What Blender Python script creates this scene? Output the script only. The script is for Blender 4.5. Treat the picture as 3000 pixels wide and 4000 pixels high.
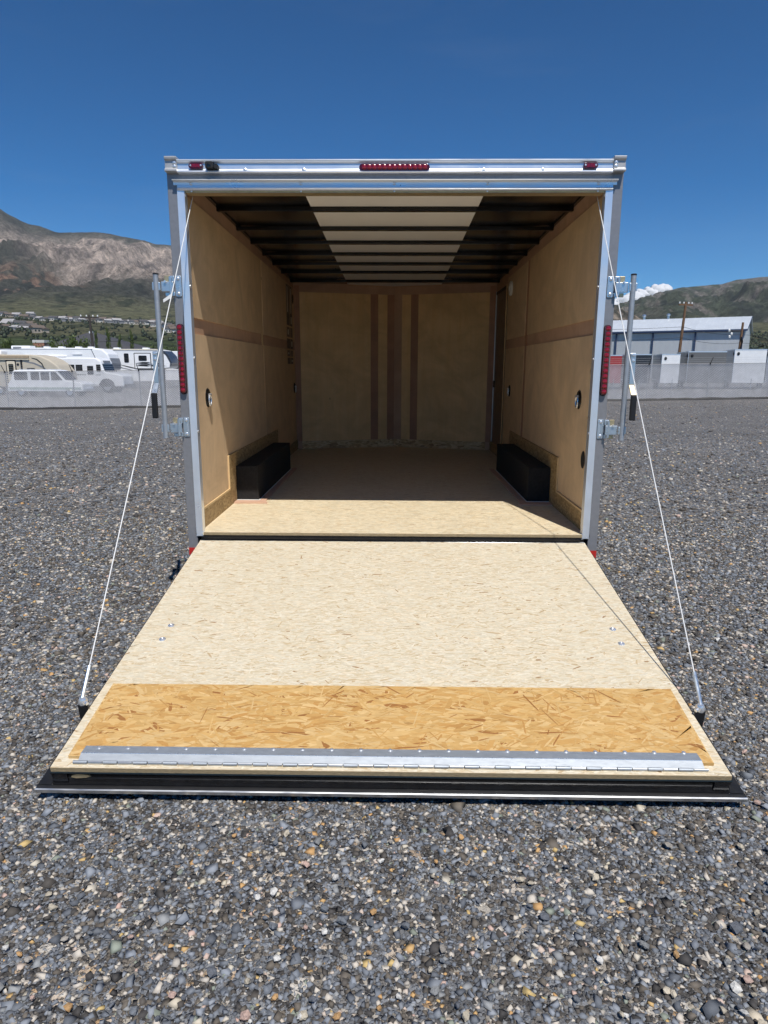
import bpy, math, random
import numpy as np
from mathutils import Vector, Matrix
random.seed(7); rng = np.random.default_rng(7)
sc = bpy.context.scene
for o in list(bpy.data.objects): bpy.data.objects.remove(o)
COL = sc.collection
R = math.radians

# ------------------------------------------------------------------ camera, sky, sun, exposure
CAM = np.array([0.014, -4.1084, 1.52]); FPX = 2623.9
PITCH, YAW, ROLL = .2129, -.0156, .0036
_fw = np.array([math.sin(YAW)*math.cos(PITCH), math.cos(YAW)*math.cos(PITCH), -math.sin(PITCH)])
_r = np.array([math.cos(YAW), -math.sin(YAW), 0]); _u = np.cross(_r, _fw)
_R = _r*math.cos(ROLL)+_u*math.sin(ROLL); _U = -_r*math.sin(ROLL)+_u*math.cos(ROLL)
cd = bpy.data.cameras.new('camera'); cam = bpy.data.objects.new('camera', cd); COL.objects.link(cam)
cam.matrix_world = Matrix(((_R[0], _U[0], -_fw[0], CAM[0]), (_R[1], _U[1], -_fw[1], CAM[1]), (_R[2], _U[2], -_fw[2], CAM[2]), (0, 0, 0, 1)))
cd.sensor_fit = 'VERTICAL'; cd.sensor_height = 36; cd.sensor_width = 27; cd.lens = FPX/4000*36
cd.clip_start = .05; cd.clip_end = 40000
sc.camera = cam
SUN = Vector((.164, -.535, 1.0)).normalized()          # direction towards the sun
sl = bpy.data.lights.new('sun', 'SUN'); so = bpy.data.objects.new('sun', sl); COL.objects.link(so)
sl.energy = 5.0; sl.angle = R(.53); sl.color = (1, .96, .90)
so.rotation_euler = SUN.to_track_quat('Z', 'Y').to_euler(); so.location = (4, -12, 25)
w = bpy.data.worlds.new('World'); sc.world = w; w.use_nodes = True
wn = w.node_tree.nodes; wl = w.node_tree.links
bg = wn['Background']; sky = wn.new('ShaderNodeTexSky'); sky.sky_type = 'NISHITA'; sky.sun_disc = False
sky.sun_elevation = math.asin(SUN.z); sky.sun_rotation = math.atan2(SUN.x, SUN.y)
sky.altitude = 2600; sky.air_density = 1.0; sky.dust_density = .35; sky.ozone_density = 4.5
hs = wn.new('ShaderNodeHueSaturation'); hs.inputs['Hue'].default_value = .497; hs.inputs['Saturation'].default_value = 1.3; hs.inputs['Value'].default_value = .9
gm = wn.new('ShaderNodeGamma'); gm.inputs[1].default_value = 1.22
wl.new(sky.outputs[0], gm.inputs[0]); wl.new(gm.outputs[0], hs.inputs['Color'])
# faint high cirrus over the whole sky
wtc = wn.new('ShaderNodeTexCoord'); wmp = wn.new('ShaderNodeMapping'); wmp.inputs['Scale'].default_value = (1.6, 1.6, 13); wmp.inputs['Rotation'].default_value = (.12, .1, .4)
wnz = wn.new('ShaderNodeTexNoise'); wnz.inputs['Scale'].default_value = 1.7; wnz.inputs['Detail'].default_value = 6; wnz.inputs['Distortion'].default_value = .5
wrp = wn.new('ShaderNodeValToRGB'); wrp.color_ramp.elements[0].position = .56; wrp.color_ramp.elements[1].position = .82; wrp.color_ramp.elements[1].color = (.035, .035, .035, 1)
wmx = wn.new('ShaderNodeMix'); wmx.data_type = 'RGBA'; wmx.inputs[7].default_value = (7.5, 8, 8.5, 1)
wl.new(wtc.outputs['Generated'], wmp.inputs[0]); wl.new(wmp.outputs[0], wnz.inputs['Vector']); wl.new(wnz.outputs[0], wrp.inputs[0]); wl.new(wrp.outputs[0], wmx.inputs[0])
wl.new(hs.outputs[0], wmx.inputs[6]); wl.new(wmx.outputs[2], bg.inputs[0]); bg.inputs[1].default_value = .077
sc.view_settings.view_transform = 'Standard'; sc.view_settings.look = 'None'
sc.view_settings.exposure = 0.0; sc.view_settings.gamma = 1.0; sc.view_settings.use_curve_mapping = False
sc.cycles.max_bounces = 9; sc.cycles.diffuse_bounces = 7; sc.cycles.glossy_bounces = 3; sc.cycles.adaptive_threshold = .02

# ------------------------------------------------------------------ helpers
def ray(px, py):
    return _fw+_R*(px-1500)/FPX-_U*(py-2000)/FPX
def at(px, py, Y):
    d = ray(px, py); return CAM+d*(Y-CAM[1])/d[1]

class MB:
    def __init__(s): s.v = []; s.f = []
    def add(s, vs, fs):
        n = len(s.v); s.v += [tuple(p) for p in vs]; s.f += [tuple(i+n for i in f) for f in fs]; return s
    def box(s, x0, x1, y0, y1, z0, z1):
        return s.add([(x, y, z) for z in (z0, z1) for y in (y0, y1) for x in (x0, x1)],
                     [(0, 2, 3, 1), (4, 5, 7, 6), (0, 1, 5, 4), (2, 6, 7, 3), (0, 4, 6, 2), (1, 3, 7, 5)])
    def prism(s, pts, a0, a1, ax='y'):
        n = len(pts)
        m = {'x': lambda p, a: (a, p[0], p[1]), 'y': lambda p, a: (p[0], a, p[1]), 'z': lambda p, a: (p[0], p[1], a)}[ax]
        vs = [m(p, a0) for p in pts]+[m(p, a1) for p in pts]
        fs = [tuple(range(n))[::-1], tuple(range(n, 2*n))]+[(i, (i+1) % n, n+(i+1) % n, n+i) for i in range(n)]
        return s.add(vs, fs)
    def tube(s, p0, p1, r, n=8, r2=None):
        p0 = Vector(p0); p1 = Vector(p1); d = (p1-p0).normalized(); r2 = r if r2 is None else r2
        a = d.cross(Vector((0, 0, 1)));  a = a.normalized() if a.length > 1e-4 else Vector((1, 0, 0)); b = d.cross(a)
        vs = [p+(a*math.cos(t)+b*math.sin(t))*q for p, q in ((p0, r), (p1, r2)) for t in [2*math.pi*i/n for i in range(n)]]
        fs = [(i, (i+1) % n, n+(i+1) % n, n+i) for i in range(n)]+[tuple(range(n))[::-1], tuple(range(n, 2*n))]
        return s.add(vs, fs)
    def path(s, pts, r, n=6):
        for a, b in zip(pts[:-1], pts[1:]): s.tube(a, b, r, n)
        return s
    def lathe(s, prof, o, axis='y', n=16, sq=(1, 1)):
        """prof: list of (radius, height along axis)"""
        vs = []; k = len(prof)
        for r, h in prof:
            for i in range(n):
                t = 2*math.pi*i/n; a, b = r*math.cos(t)*sq[0], r*math.sin(t)*sq[1]
                p = {'x': (h, a, b), 'y': (a, h, b), 'z': (a, b, h)}[axis]
                vs.append((o[0]+p[0], o[1]+p[1], o[2]+p[2]))
        fs = [(j*n+i, j*n+(i+1) % n, (j+1)*n+(i+1) % n, (j+1)*n+i) for j in range(k-1) for i in range(n)]
        fs += [tuple(range(n))[::-1], tuple(range((k-1)*n, k*n))]
        return s.add(vs, fs)
    def build(s, name, mat, parent=None, smooth=False, bevel=0, seg=2):
        me = bpy.data.meshes.new(name); me.from_pydata(s.v, [], s.f); me.update()
        import bmesh
        bm = bmesh.new(); bm.from_mesh(me); bmesh.ops.recalc_face_normals(bm, faces=bm.faces); bm.to_mesh(me); bm.free()
        me.materials.append(mat)
        o = bpy.data.objects.new(name, me); COL.objects.link(o)
        if parent is not None: o.parent = parent
        if smooth:
            me.polygons.foreach_set('use_smooth', [True]*len(me.polygons))
            me.set_sharp_from_angle(angle=R(38))
        if bevel:
            b = o.modifiers.new('bevel', 'BEVEL'); b.width = bevel; b.segments = seg; b.limit_method = 'ANGLE'; b.angle_limit = R(40)
        return o
def rrect(cx, cy, w, h, r, n=5):
    out = []
    for sx, sy, a0 in ((1, 1, 0), (-1, 1, 90), (-1, -1, 180), (1, -1, 270)):
        for i in range(n+1):
            a = R(a0+90*i/n); out.append((cx+sx*(w/2-r)+r*math.cos(a), cy+sy*(h/2-r)+r*math.sin(a)))
    return out
def box(name, mat, parent, x0, x1, y0, y1, z0, z1, bevel=0):
    return MB().box(x0, x1, y0, y1, z0, z1).build(name, mat, parent, bevel=bevel)
def tag(o, label=None, cat=None, group=None, kind=None):
    if label: o['label'] = label
    if cat: o['category'] = cat
    if group: o['group'] = group
    if kind: o['kind'] = kind
    return o
def empty(name, loc=(0, 0, 0), rz=0):
    o = bpy.data.objects.new(name, None); COL.objects.link(o); o.location = loc; o.rotation_euler = (0, 0, rz); o.empty_display_size = .2
    return o
def linked(o, parent, loc=(0, 0, 0), rot=None):
    c = o.copy(); COL.objects.link(c); c.parent = parent; c.location = loc
    if rot is not None: c.rotation_euler = rot
    return c

# ------------------------------------------------------------------ materials
def newmat(name):
    m = bpy.data.materials.new(name); m.use_nodes = True
    return m, m.node_tree.nodes, m.node_tree.links, m.node_tree.nodes['Principled BSDF']
class G:
    """tiny node-graph helper"""
    def __init__(s, m): s.n = m.node_tree.nodes; s.l = m.node_tree.links
    def link(s, a, b): s.l.new(a, b)
    def coord(s, scale=(1, 1, 1), rot=(0, 0, 0), loc=(0, 0, 0), kind='Object'):
        t = s.n.new('ShaderNodeTexCoord'); mp = s.n.new('ShaderNodeMapping')
        mp.inputs['Scale'].default_value = scale; mp.inputs['Rotation'].default_value = rot; mp.inputs['Location'].default_value = loc
        s.l.new(t.outputs[kind], mp.inputs[0]); return mp.outputs[0]
    def noise(s, vec, scale, detail=4, rough=.55, dist=0):
        t = s.n.new('ShaderNodeTexNoise'); t.inputs['Scale'].default_value = scale; t.inputs['Detail'].default_value = detail
        t.inputs['Roughness'].default_value = rough; t.inputs['Distortion'].default_value = dist
        s.l.new(vec, t.inputs['Vector']); return t.outputs[0]
    def voro(s, vec, scale, feat='F1', rand=1, out='Color'):
        t = s.n.new('ShaderNodeTexVoronoi'); t.feature = feat; t.inputs['Scale'].default_value = scale; t.inputs['Randomness'].default_value = rand
        s.l.new(vec, t.inputs['Vector']); return t.outputs[out]
    def sep(s, c, k=0):
        t = s.n.new('ShaderNodeSeparateColor'); s.l.new(c, t.inputs[0]); return t.outputs[k]
    def ramp(s, fac, stops, interp='LINEAR'):
        t = s.n.new('ShaderNodeValToRGB'); e = t.color_ramp.elements; t.color_ramp.interpolation = interp
        while len(e) < len(stops): e.new(.5)
        for i, (p, c) in enumerate(stops):
            e[i].position = p; e[i].color = (*c, 1) if hasattr(c, '__len__') else (c, c, c, 1)
        s.l.new(fac, t.inputs[0]); return t.outputs[0]
    def mix(s, fac, a, b, mode='MIX'):
        t = s.n.new('ShaderNodeMix'); t.data_type = 'RGBA'; t.blend_type = mode
        for v, i in ((fac, 0), (a, 6), (b, 7)):
            if hasattr(v, 'is_output'): s.l.new(v, t.inputs[i])
            elif i == 0: t.inputs[0].default_value = v
            else: t.inputs[i].default_value = (*v, 1)
        return t.outputs[2]
    def math(s, op, a, b=0.):
        t = s.n.new('ShaderNodeMath'); t.operation = op
        for v, i in ((a, 0), (b, 1)):
            if hasattr(v, 'is_output'): s.l.new(v, t.inputs[i])
            else: t.inputs[i].default_value = v
        return t.outputs[0]
    def bump(s, h, strength=.3, dist=.01):
        t = s.n.new('ShaderNodeBump'); t.inputs['Strength'].default_value = strength; t.inputs['Distance'].default_value = dist
        s.l.new(h, t.inputs['Height']); return t.outputs[0]
def simple(name, col, rough=.5, metal=0., var=.12, scale=6., stretch=(1, 1, 1), bump=0., bscale=None, spec=None, coat=0):
    """base colour with gentle uneven tone and roughness"""
    m, n, l, b = newmat(name); g = G(m); v = g.coord(stretch)
    nz = g.noise(v, scale, 5, .6)
    lo = tuple(max(0, c*(1-var*1.6)) for c in col); hi = tuple(min(1, c*(1+var)) for c in col)
    l.new(g.ramp(nz, [(.25, lo), (.75, hi)]), b.inputs['Base Color'])
    nr = g.noise(v, scale*2.3, 4); l.new(g.ramp(nr, [(.3, max(.02, rough-.07)), (.7, min(1, rough+.09))]), b.inputs['Roughness'])
    b.inputs['Metallic'].default_value = metal
    if spec is not None: b.inputs['Specular IOR Level'].default_value = spec
    if coat: b.inputs['Coat Weight'].default_value = coat; b.inputs['Coat Roughness'].default_value = .06
    if bump: l.new(g.bump(g.noise(v, bscale or scale*5, 5), bump, .004), b.inputs['Normal'])
    return m
M = {}
M['alu'] = simple('aluminium', (.82, .85, .89), .33, .7, .012, 3)
M['alu_dull'] = simple('aluminium_dull', (.66, .67, .68), .36, 1., .08, 5, (1, 4, 10))
M['cap'] = simple('corner_cap_metal', (.42, .42, .42), .42, .35, .06, 9)
M['grey'] = simple('grey_metallic_paint', (.235, .235, .245), .38, .25, .07, 40, bump=.02, bscale=500, coat=.3)
M['black'] = simple('black_enamel', (.007, .007, .008), .14, 0, .3, 14, bump=.05, bscale=60)
M['rubber'] = simple('black_rubber', (.009, .009, .010), .55, 0, .3, 12)
M['zinc'] = simple('zinc_plate', (.60, .66, .71), .32, .85, .03, 12)
M['brass'] = simple('yellow_zinc', (.62, .50, .30), .4, .8, .12, 25)
M['galv'] = simple('galvanised_steel', (.40, .43, .46), .55, .65, .07, 18, (1, 3, 3), bump=.03)
M['chrome'] = simple('bright_screw', (.82, .83, .84), .3, .8, .03, 30)
M['cable'] = simple('white_coated_cable', (.68, .68, .67), .5, 0, .06, 30, bump=.1, bscale=200)
M['white'] = simple('white_plastic', (.78, .78, .75), .4, 0, .05, 8)
M['ceil_white'] = simple('ceiling_liner_white', (.84, .83, .81), .75, 0, .04, 3)
M['red_tape'] = simple('red_reflective_tape', (.50, .025, .02), .35, 0, .1, 60)
M['carpet'] = simple('black_box_carpet', (.008, .0075, .0075), .85, 0, .3, 30, bump=.25, bscale=160)
M['orange'] = simple('orange_clip', (.75, .13, .02), .45, 0, .08, 20)
M['floordust'] = simple('pine_trim', (.60, .38, .26), .6, 0, .15, 6, (2, 14, 14))
def red_lens(name='red_lens'):
    m, n, l, b = newmat(name); g = G(m)
    v = g.coord((1, 1, 1)); c = g.voro(v, 160, out='Distance')
    l.new(g.ramp(c, [(0, (.40, .008, .014)), (.55, (.15, .003, .006))]), b.inputs['Base Color'])
    b.inputs['Roughness'].default_value = .08; b.inputs['Coat Weight'].default_value = 1; b.inputs['Coat Roughness'].default_value = .03
    return m
M['lens'] = red_lens()
M['lens_dark'] = simple('dark_red_housing', (.07, .004, .007), .15, 0, .2, 20, coat=.6)
M['led'] = simple('red_led_cell', (.24, .003, .009), .12, 0, .2, 90, coat=1)
def ceil_metal():
    m, n, l, b = newmat('ceiling_mill_steel'); g = G(m); v = g.coord((1.2, 6, 1))
    l.new(g.ramp(g.noise(v, 1.5, 3), [(.3, (.15, .135, .12)), (.7, (.21, .19, .17))]), b.inputs['Base Color'])
    b.inputs['Metallic'].default_value = 1.; b.inputs['Roughness'].default_value = .24
    l.new(g.bump(g.noise(g.coord((1, .35, 1)), 3.2, 2), .25, .03), b.inputs['Normal']); return m
M['ceil_metal'] = ceil_metal()
def plywood(name, c1, c2, c3, vertical=True, seed=0):
    m, n, l, b = newmat(name); g = G(m)
    st = (14, 14, 1.1) if vertical else (14, 1.1, 14)
    v = g.coord(st, loc=(seed, seed*.7, seed*1.3))
    gr = g.noise(v, 1.6, 6, .6, .6); big = g.noise(g.coord((1, 1.2, 1.5), (.5, 0, 0), loc=(seed, 3, seed)), 1.9, 5, .62, 1.4)
    col = g.ramp(gr, [(.2, c1), (.5, c2), (.82, c3)])
    col = g.mix(g.ramp(big, [(.35, .0), (.68, .7)]), col, tuple(x*.7 for x in c2))
    spots = g.voro(g.coord((1, 1, .45), loc=(seed*2, 0, 0)), 3.1, out='Distance')
    col = g.mix(g.ramp(spots, [(.012, .85), (.03, 0.)]), col, (.10, .045, .02))
    l.new(col, b.inputs['Base Color']); b.inputs['Roughness'].default_value = .56; b.inputs['Specular IOR Level'].default_value = .35
    l.new(g.bump(gr, .07, .003), b.inputs['Normal']); return m
M['ply'] = plywood('wall_plywood', (.64, .445, .25), (.70, .495, .29), (.74, .535, .325), True, 1)
M['ply2'] = plywood('wall_plywood_lower', (.66, .465, .28), (.72, .52, .32), (.76, .56, .355), True, 5)
M['ply_front'] = plywood('front_wall_plywood', (.78, .50, .225), (.85, .57, .275), (.88, .62, .32), True, 9)
M['strip'] = plywood('batten_plywood', (.50, .305, .195), (.55, .345, .225), (.59, .38, .25), True, 3)
M['strip_dark'] = plywood('batten_plywood_dark', (.40, .205, .125), (.45, .24, .145), (.50, .275, .17), True, 4)
M['edge'] = plywood('plywood_raw_edge', (.62, .42, .20), (.70, .50, .26), (.76, .56, .31), False, 6)
def osb(name, tones, sx, sy, ax='z', seed=0.):
    """strand board: stretched, warped flakes; bigger boards also get real surface strands"""
    m, n, l, b = newmat(name); g = G(m)
    sc_ = {'z': (sx, sy, 1), 'x': (1, sx, sy), 'y': (sx, 1, sy)}[ax]; rt = {'z': (0, 0, .25), 'x': (.25, 0, 0), 'y': (0, .25, 0)}[ax]
    c = g.voro(g.coord(sc_, rt, (seed, seed, 0)), 1); c2 = g.voro(g.coord(tuple(x*1.7 for x in sc_), tuple(-2.4*x for x in rt), (seed, 3, 0)), 1)
    col = g.mix(g.ramp(g.sep(c2, 1), [(.5, 0.), (.55, 1.)]), g.ramp(g.sep(c, 0), tones), g.ramp(g.sep(c2, 0), tones))
    fine = g.noise(g.coord(tuple(x*2.2 for x in sc_)), 1.0, 3, .65)
    col = g.mix(g.ramp(fine, [(.34, .35), (.6, 0.)]), col, tuple(x*.6 for x in tones[1][1]))
    l.new(col, b.inputs['Base Color']); b.inputs['Roughness'].default_value = .62; b.inputs['Specular IOR Level'].default_value = .3
    l.new(g.bump(fine, .2, .003), b.inputs['Normal']); return m
PAL = [(0, (.56, .44, .28)), (.22, (.64, .525, .36)), (.6, (.69, .59, .425)), (1, (.72, .635, .475))]
M['osb_pale'] = osb('pale_strand_board', PAL, 22, 110)
M['osb_floor'] = osb('pale_floor_board', [(p, tuple(min(.85, c*k) for c, k in zip(q, (1.10, 1.09, 1.04)))) for p, q in PAL], 20, 95, 'z', 5.)
BRN = [(0, (.40, .22, .07)), (.3, (.52, .32, .115)), (.6, (.60, .39, .155)), (1, (.68, .48, .23))]
M['osb_brown'] = osb('golden_strand_board', BRN, 9, 40, 'z', 11.)
KCK = [(0, (.24, .15, .06)), (.4, (.36, .24, .11)), (1, (.48, .34, .17))]
M['osb_kick'] = osb('kick_strand_board', KCK, 22, 50, 'x', 23.)
FRT = [(0, (.36, .20, .10)), (.4, (.62, .42, .21)), (1, (.80, .62, .37))]
M['osb_front'] = osb('front_strand_board', FRT, 14, 40, 'y', 31.)
def attr_mat(name, rough=.6, attr='tone', bump=None, spec=.3):
    m, n, l, b = newmat(name); g = G(m)
    a = n.new('ShaderNodeAttribute'); a.attribute_name = attr
    nz = g.noise(g.coord((8, 60, 30)) if bump else g.coord(), 4 if bump else 1.2, 3, .6)
    l.new(g.mix(g.ramp(nz, [(.3, .0), (.75, .28)]), a.outputs['Color'], (.3, .2, .1), 'MULTIPLY') if bump else a.outputs['Color'], b.inputs['Base Color'])
    if bump: l.new(g.bump(nz, bump, .002), b.inputs['Normal'])
    b.inputs['Roughness'].default_value = rough; b.inputs['Specular IOR Level'].default_value = spec; return m
M['strand'] = attr_mat('board_strands', .6, bump=.15)
M['osb_edge'] = simple('strand_board_edge', (.36, .27, .15), .75, 0, .35, 60, (1, 8, 8), bump=.3, bscale=120)
M['sticker_d'] = simple('sticker_dark', (.07, .05, .05), .45, 0, .3, 20)
M['sticker_m'] = simple('sticker_brown', (.16, .11, .08), .45, 0, .3, 20)
M['sticker_w'] = simple('sticker_white', (.62, .58, .52), .5, 0, .1, 20)
M['door'] = simple('side_door_skin', (.16, .10, .07), .5, 0, .1, 5)
M['glassdark'] = simple('dark_window', (.012, .014, .017), .08, 0, .3, 3)

# ------------------------------------------------------------------ ground shape
def gz(x, y):
    t = min(1, max(0, (y-2)/28)); t = t*t*(3-2*t)
    return t*min(-.1, max(-.75, -.45+.015*x))

# ================================================================== the large structure: ground
def ground():
    xs = list(np.linspace(-110, -12, 26))+list(np.linspace(-10, 10, 41))+list(np.linspace(12, 110, 26))
    ys = list(np.linspace(-60, -6, 12))+list(np.linspace(-5, 36, 83))+list(np.linspace(38, 112, 30))
    vs = [(x, y, gz(x, y)-.008) for y in ys for x in xs]; nx = len(xs)
    fs = [(j*nx+i, j*nx+i+1, (j+1)*nx+i+1, (j+1)*nx+i) for j in range(len(ys)-1) for i in range(nx-1)]
    m, n, l, b = newmat('gravel_ground'); g = G(m)
    v = g.coord(); 
    nzv = n.new('ShaderNodeTexNoise'); nzv.inputs['Scale'].default_value = 90; l.new(v, nzv.inputs['Vector'])
    ad = n.new('ShaderNodeVectorMath'); ad.operation = 'MULTIPLY_ADD'; ad.inputs[1].default_value = (.012, .012, .012)
    l.new(nzv.outputs[1], ad.inputs[0]); l.new(v, ad.inputs[2]); vv = ad.outputs[0]
    c1 = g.voro(vv, 62); d1 = g.voro(vv, 62, out='Distance'); c2 = g.voro(vv, 27)
    st = [(0, (.045, .041, .037)), (.30, (.075, .075, .078)), (.46, (.15, .158, .17)), (.66, (.22, .23, .245)), (.80, (.165, .148, .128)), (.86, (.36, .32, .26)), (.93, (.56, .52, .46)), (1, (.42, .27, .14))]
    col = g.ramp(g.sep(c1, 0), st)
    colb = g.ramp(g.sep(c2, 1), st)
    col = g.mix(g.ramp(g.sep(c2, 2), [(.80, 0.), (.82, 1.)]), col, colb)
    big = g.noise(v, .35, 4, .6); med = g.noise(g.coord((1, .35, 1)), 1.1, 4)
    col = g.mix(g.ramp(big, [(.38, 0.), (.68, .42)]), col, (.115, .105, .092))
    col = g.mix(g.ramp(med, [(.45, 0.), (.75, .35)]), col, (.085, .083, .082))
    l.new(col, b.inputs['Base Color']); b.inputs['Roughness'].default_value = .72; b.inputs['Specular IOR Level'].default_value = .3
    hh = g.mix(.5, g.ramp(d1, [(0, 1.), (.75, 0.)]), g.sep(c1, 1))
    l.new(g.bump(hh, .9, .016), b.inputs['Normal'])
    rg = n.new('ShaderNodeBump'); rg.inputs['Strength'].default_value = 1.; rg.inputs['Distance'].default_value = .09
    l.new(g.noise(v, 3.2, 6, .7), rg.inputs['Height']); l.new(rg.outputs[0], b.inputs['Normal'].links[0].from_node.inputs['Normal'])
    mb = MB(); mb.v = vs; mb.f = fs
    o = mb.build('gravel_yard', m, smooth=True); tag(o, 'dark grey crushed gravel of the storage yard', 'gravel', kind='structure'); return o
GROUND = ground()

# ================================================================== the cargo trailer
T = empty('cargo_trailer')
tag(T, 'grey enclosed cargo trailer with its rear ramp door lowered and empty plywood interior', 'trailer')
def cz_(y): return 2.625-.0235*y           # ceiling height falls gently to the nose
WX, FZ, YB, YC = 1.225, .494, 4.40, 4.76   # inner wall x, floor z, front corner y, nose centre y
# floor
fl = MB().prism([(-1.24, .0), (1.24, .0), (1.24, YB+.02), (0, YC+.02), (-1.24, YB+.02)], FZ-.019, FZ, 'z').build('floor', M['osb_floor'], T)
MB().box(-1.19, 1.19, -.0035, -.0005, FZ-.018, FZ-.001).build('floor_edge', M['osb_edge'], fl)
MB().box(-1.20, 1.20, -.022, .03, FZ-.060, FZ-.0215).build('sill_angle', M['black'], T, bevel=.003)
MB().tube((-1.20, -.028, FZ-.052), (1.20, -.028, FZ-.052), .013, 10).build('ramp_hinge_rod', M['black'], T, smooth=True)
# side walls
def side(s):
    P = lambda x: s*x
    def bx(name, mat, x0, x1, y0, y1, z0, z1, par=T, bevel=0):
        return box(name, mat, par, min(P(x0), P(x1)), max(P(x0), P(x1)), y0, y1, z0, z1, bevel)
    def quad(name, mat, x0, x1, y0, y1, z0, f1, par=T):     # top follows the ceiling
        return MB().prism([(y0, z0), (y1, z0), (y1, f1(y1)), (y0, f1(y0))], P(x0), P(x1), 'x').build(name, mat, par)
    liner = quad('wall_liner', M['strip'], 1.2345, 1.25, .035, YB+.02, FZ-.01, lambda y: cz_(y)+.0)
    ym, zb, zt = 2.36, 1.715, 1.812
    top = lambda y: 2.505-.0135*y
    ye = 3.50 if s > 0 else YB-.01
    wid = .022 if s < 0 else .055
    quad('wall_panel', M['ply'], WX, 1.234, .03, ym-wid, zt, top, liner)
    bx('wall_panel', M['ply2'], WX, 1.234, .03, ym-wid, .60, zb, liner)
    quad('wall_panel', M['ply2'], WX, 1.234, ym+wid, ye, zt, top, liner)
    bx('wall_panel', M['ply'], WX, 1.234, ym+wid, ye, .60, zb, liner)
    bx('panel_seam_strip', M['edge'] if s < 0 else M['strip_dark'], 1.2285, 1.2343, ym-wid+.002, ym+wid-.002, .60, top(ym), liner)
    # low strand-board kick plate with a raised surround at the wheel box
    kick = MB().prism([(.012, FZ), (YB, FZ), (YB, .612), (2.96, .612), (2.96, .872), (.835, .872), (.835, .612), (.012, .612)], P(1.2135), P(1.2248), 'x').build('kick_board', M['osb_kick'], T)
    MB().prism([(.012, .6125), (.8348, .6125), (.8348, .8725), (.823, .8725), (.823, .6255), (.012, .6255)], P(1.2137), P(1.2247), 'x').build('raw_edge', M['edge'], kick)
    # wheel box
    wb = MB().box(min(P(1.045), P(1.213)), max(P(1.045), P(1.213)), 1.02, 2.66, FZ+.001, .768).build('wheel_box', M['carpet'], T, bevel=.004)
    tr = MB().prism([(P(1.2125), .905), (P(.955), .905), (P(.985), 1.0), (P(1.2125), 1.0)], FZ+.001, FZ+.009, 'z')
    tr.prism([(P(1.032), 1.0), (P(.985), 1.0), (P(.985), 2.72), (P(1.032), 2.72)], FZ+.001, FZ+.009, 'z').build('wheel_box_trim', M['floordust'], wb)
    MB().box(min(P(1.04), P(1.21)), max(P(1.04), P(1.21)), 1.006, 1.0195, FZ+.001, FZ+.011).build('sealant_bead', M['white'], wb)
    MB().box(min(P(1.034), P(1.0445)), max(P(1.034), P(1.0445)), 1.006, 2.66, FZ+.001, FZ+.008).build('sealant_bead', M['white'], wb)
    return liner
LINER = {s: side(s) for s in (-1, 1)}
# recessed tie rings and holes on the side walls
def tie_ring(s, y, z):
    x = s*WX
    cup = MB().lathe([(.062, 0), (.062, -s*.004), (.052, -s*.011), (.047, -s*.012), (.043, -s*.003), (.001, -s*.002)], (x, y, z), 'x', 24, (.86, 1)).build('tie_ring', M['black'], T, smooth=True)
    pts = [(x-s*.016, y+.028*math.sin(a)*.9, z-.014+.036*math.cos(a)) for a in np.linspace(R(25), R(335), 15)]
    MB().path(pts, .0062, 8).build('ring', M['chrome'], cup, smooth=True)
    MB().tube((x-s*.017, y-.02, z+.021), (x-s*.017, y+.02, z+.021), .0085, 8).build('clevis', M['chrome'], cup, smooth=True)
for s, y, z in ((-1, .374, 1.316), (-1, 4.27, 1.262), (1, .384, 1.313), (1, 3.13, 1.278)): tie_ring(s, y, z)
for s, y, z in ((1, .205, .94), (-1, 4.29, 2.31)):
    MB().lathe([(.056, 0), (.055, -s*.003), (.047, -s*.004), (.044, -s*.0015), (.001, -s*.0015)], (s*WX, y, z), 'x', 20, (.8, 1)).build('black_grommet', M['rubber'], T, smooth=True)
dl = MB().lathe([(.075, 0), (.075, -.012), (.066, -.02), (.001, -.022)], (WX, 3.27, 2.327), 'x', 24).build('wall_lamp', M['white'], T, smooth=True)
MB().lathe([(.03, 0), (.03, -.006), (.001, -.008)], (WX-.022, 3.27, 2.327), 'x', 16).build('lamp_cover', M['white'], dl, smooth=True)
# front nose wall: two faces meeting at the centre
def nose():
    slope = (YC-YB)/WX
    def yf(x): return YC-abs(x)*slope
    def slab(name, mat, x0, x1, z0, z1, off, th, par):
        f = lambda x, o: (x, yf(x)-o)
        z1a, z1b = (z1 if not callable(z1) else z1(x0)), (z1 if not callable(z1) else z1(x1))
        vs = [(*f(x0, off), z0), (*f(x1, off), z0), (*f(x1, off-th), z0), (*f(x0, off-th), z0), (*f(x0, off), z1a), (*f(x1, off), z1b), (*f(x1, off-th), z1b), (*f(x0, off-th), z1a)]
        return MB().add(vs, [(0, 1, 5, 4), (1, 2, 6, 5), (2, 3, 7, 6), (3, 0, 4, 7), (4, 5, 6, 7), (0, 3, 2, 1)]).build(name, mat, par)
    base = None
    for a, b in ((-1.232, 0), (0, 1.232)):
        o = slab('nose_wall', M['strip'], a, b, FZ-.01, 2.53, 0, .02, T); base = o
        for p0, p1 in (((-1.158, -.30), (-.205, -.09)) if a < 0 else ((.095, .207), (.30, 1.155))):
            slab('wall_panel', M['ply_front'], p0, p1, .592, 2.405, .007, .0065, o)
        for p0, p1 in (((-.30, -.205), (-.09, -.002)) if a < 0 else ((.207, .30),)):
            slab('batten', M['strip_dark'], p0, p1, .592, 2.405, .004, .0035, o)
        slab('corner_batten', M['strip_dark'], *((-1.222, -1.16) if a < 0 else (1.157, 1.222)), .592, 2.48, .005, .0045, o)
        slab('kick_board', M['osb_front'], *((-1.16, -.003) if a < 0 else (.003, 1.16)), FZ+.0005, .59, .012, .011, o)
nose()
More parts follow.
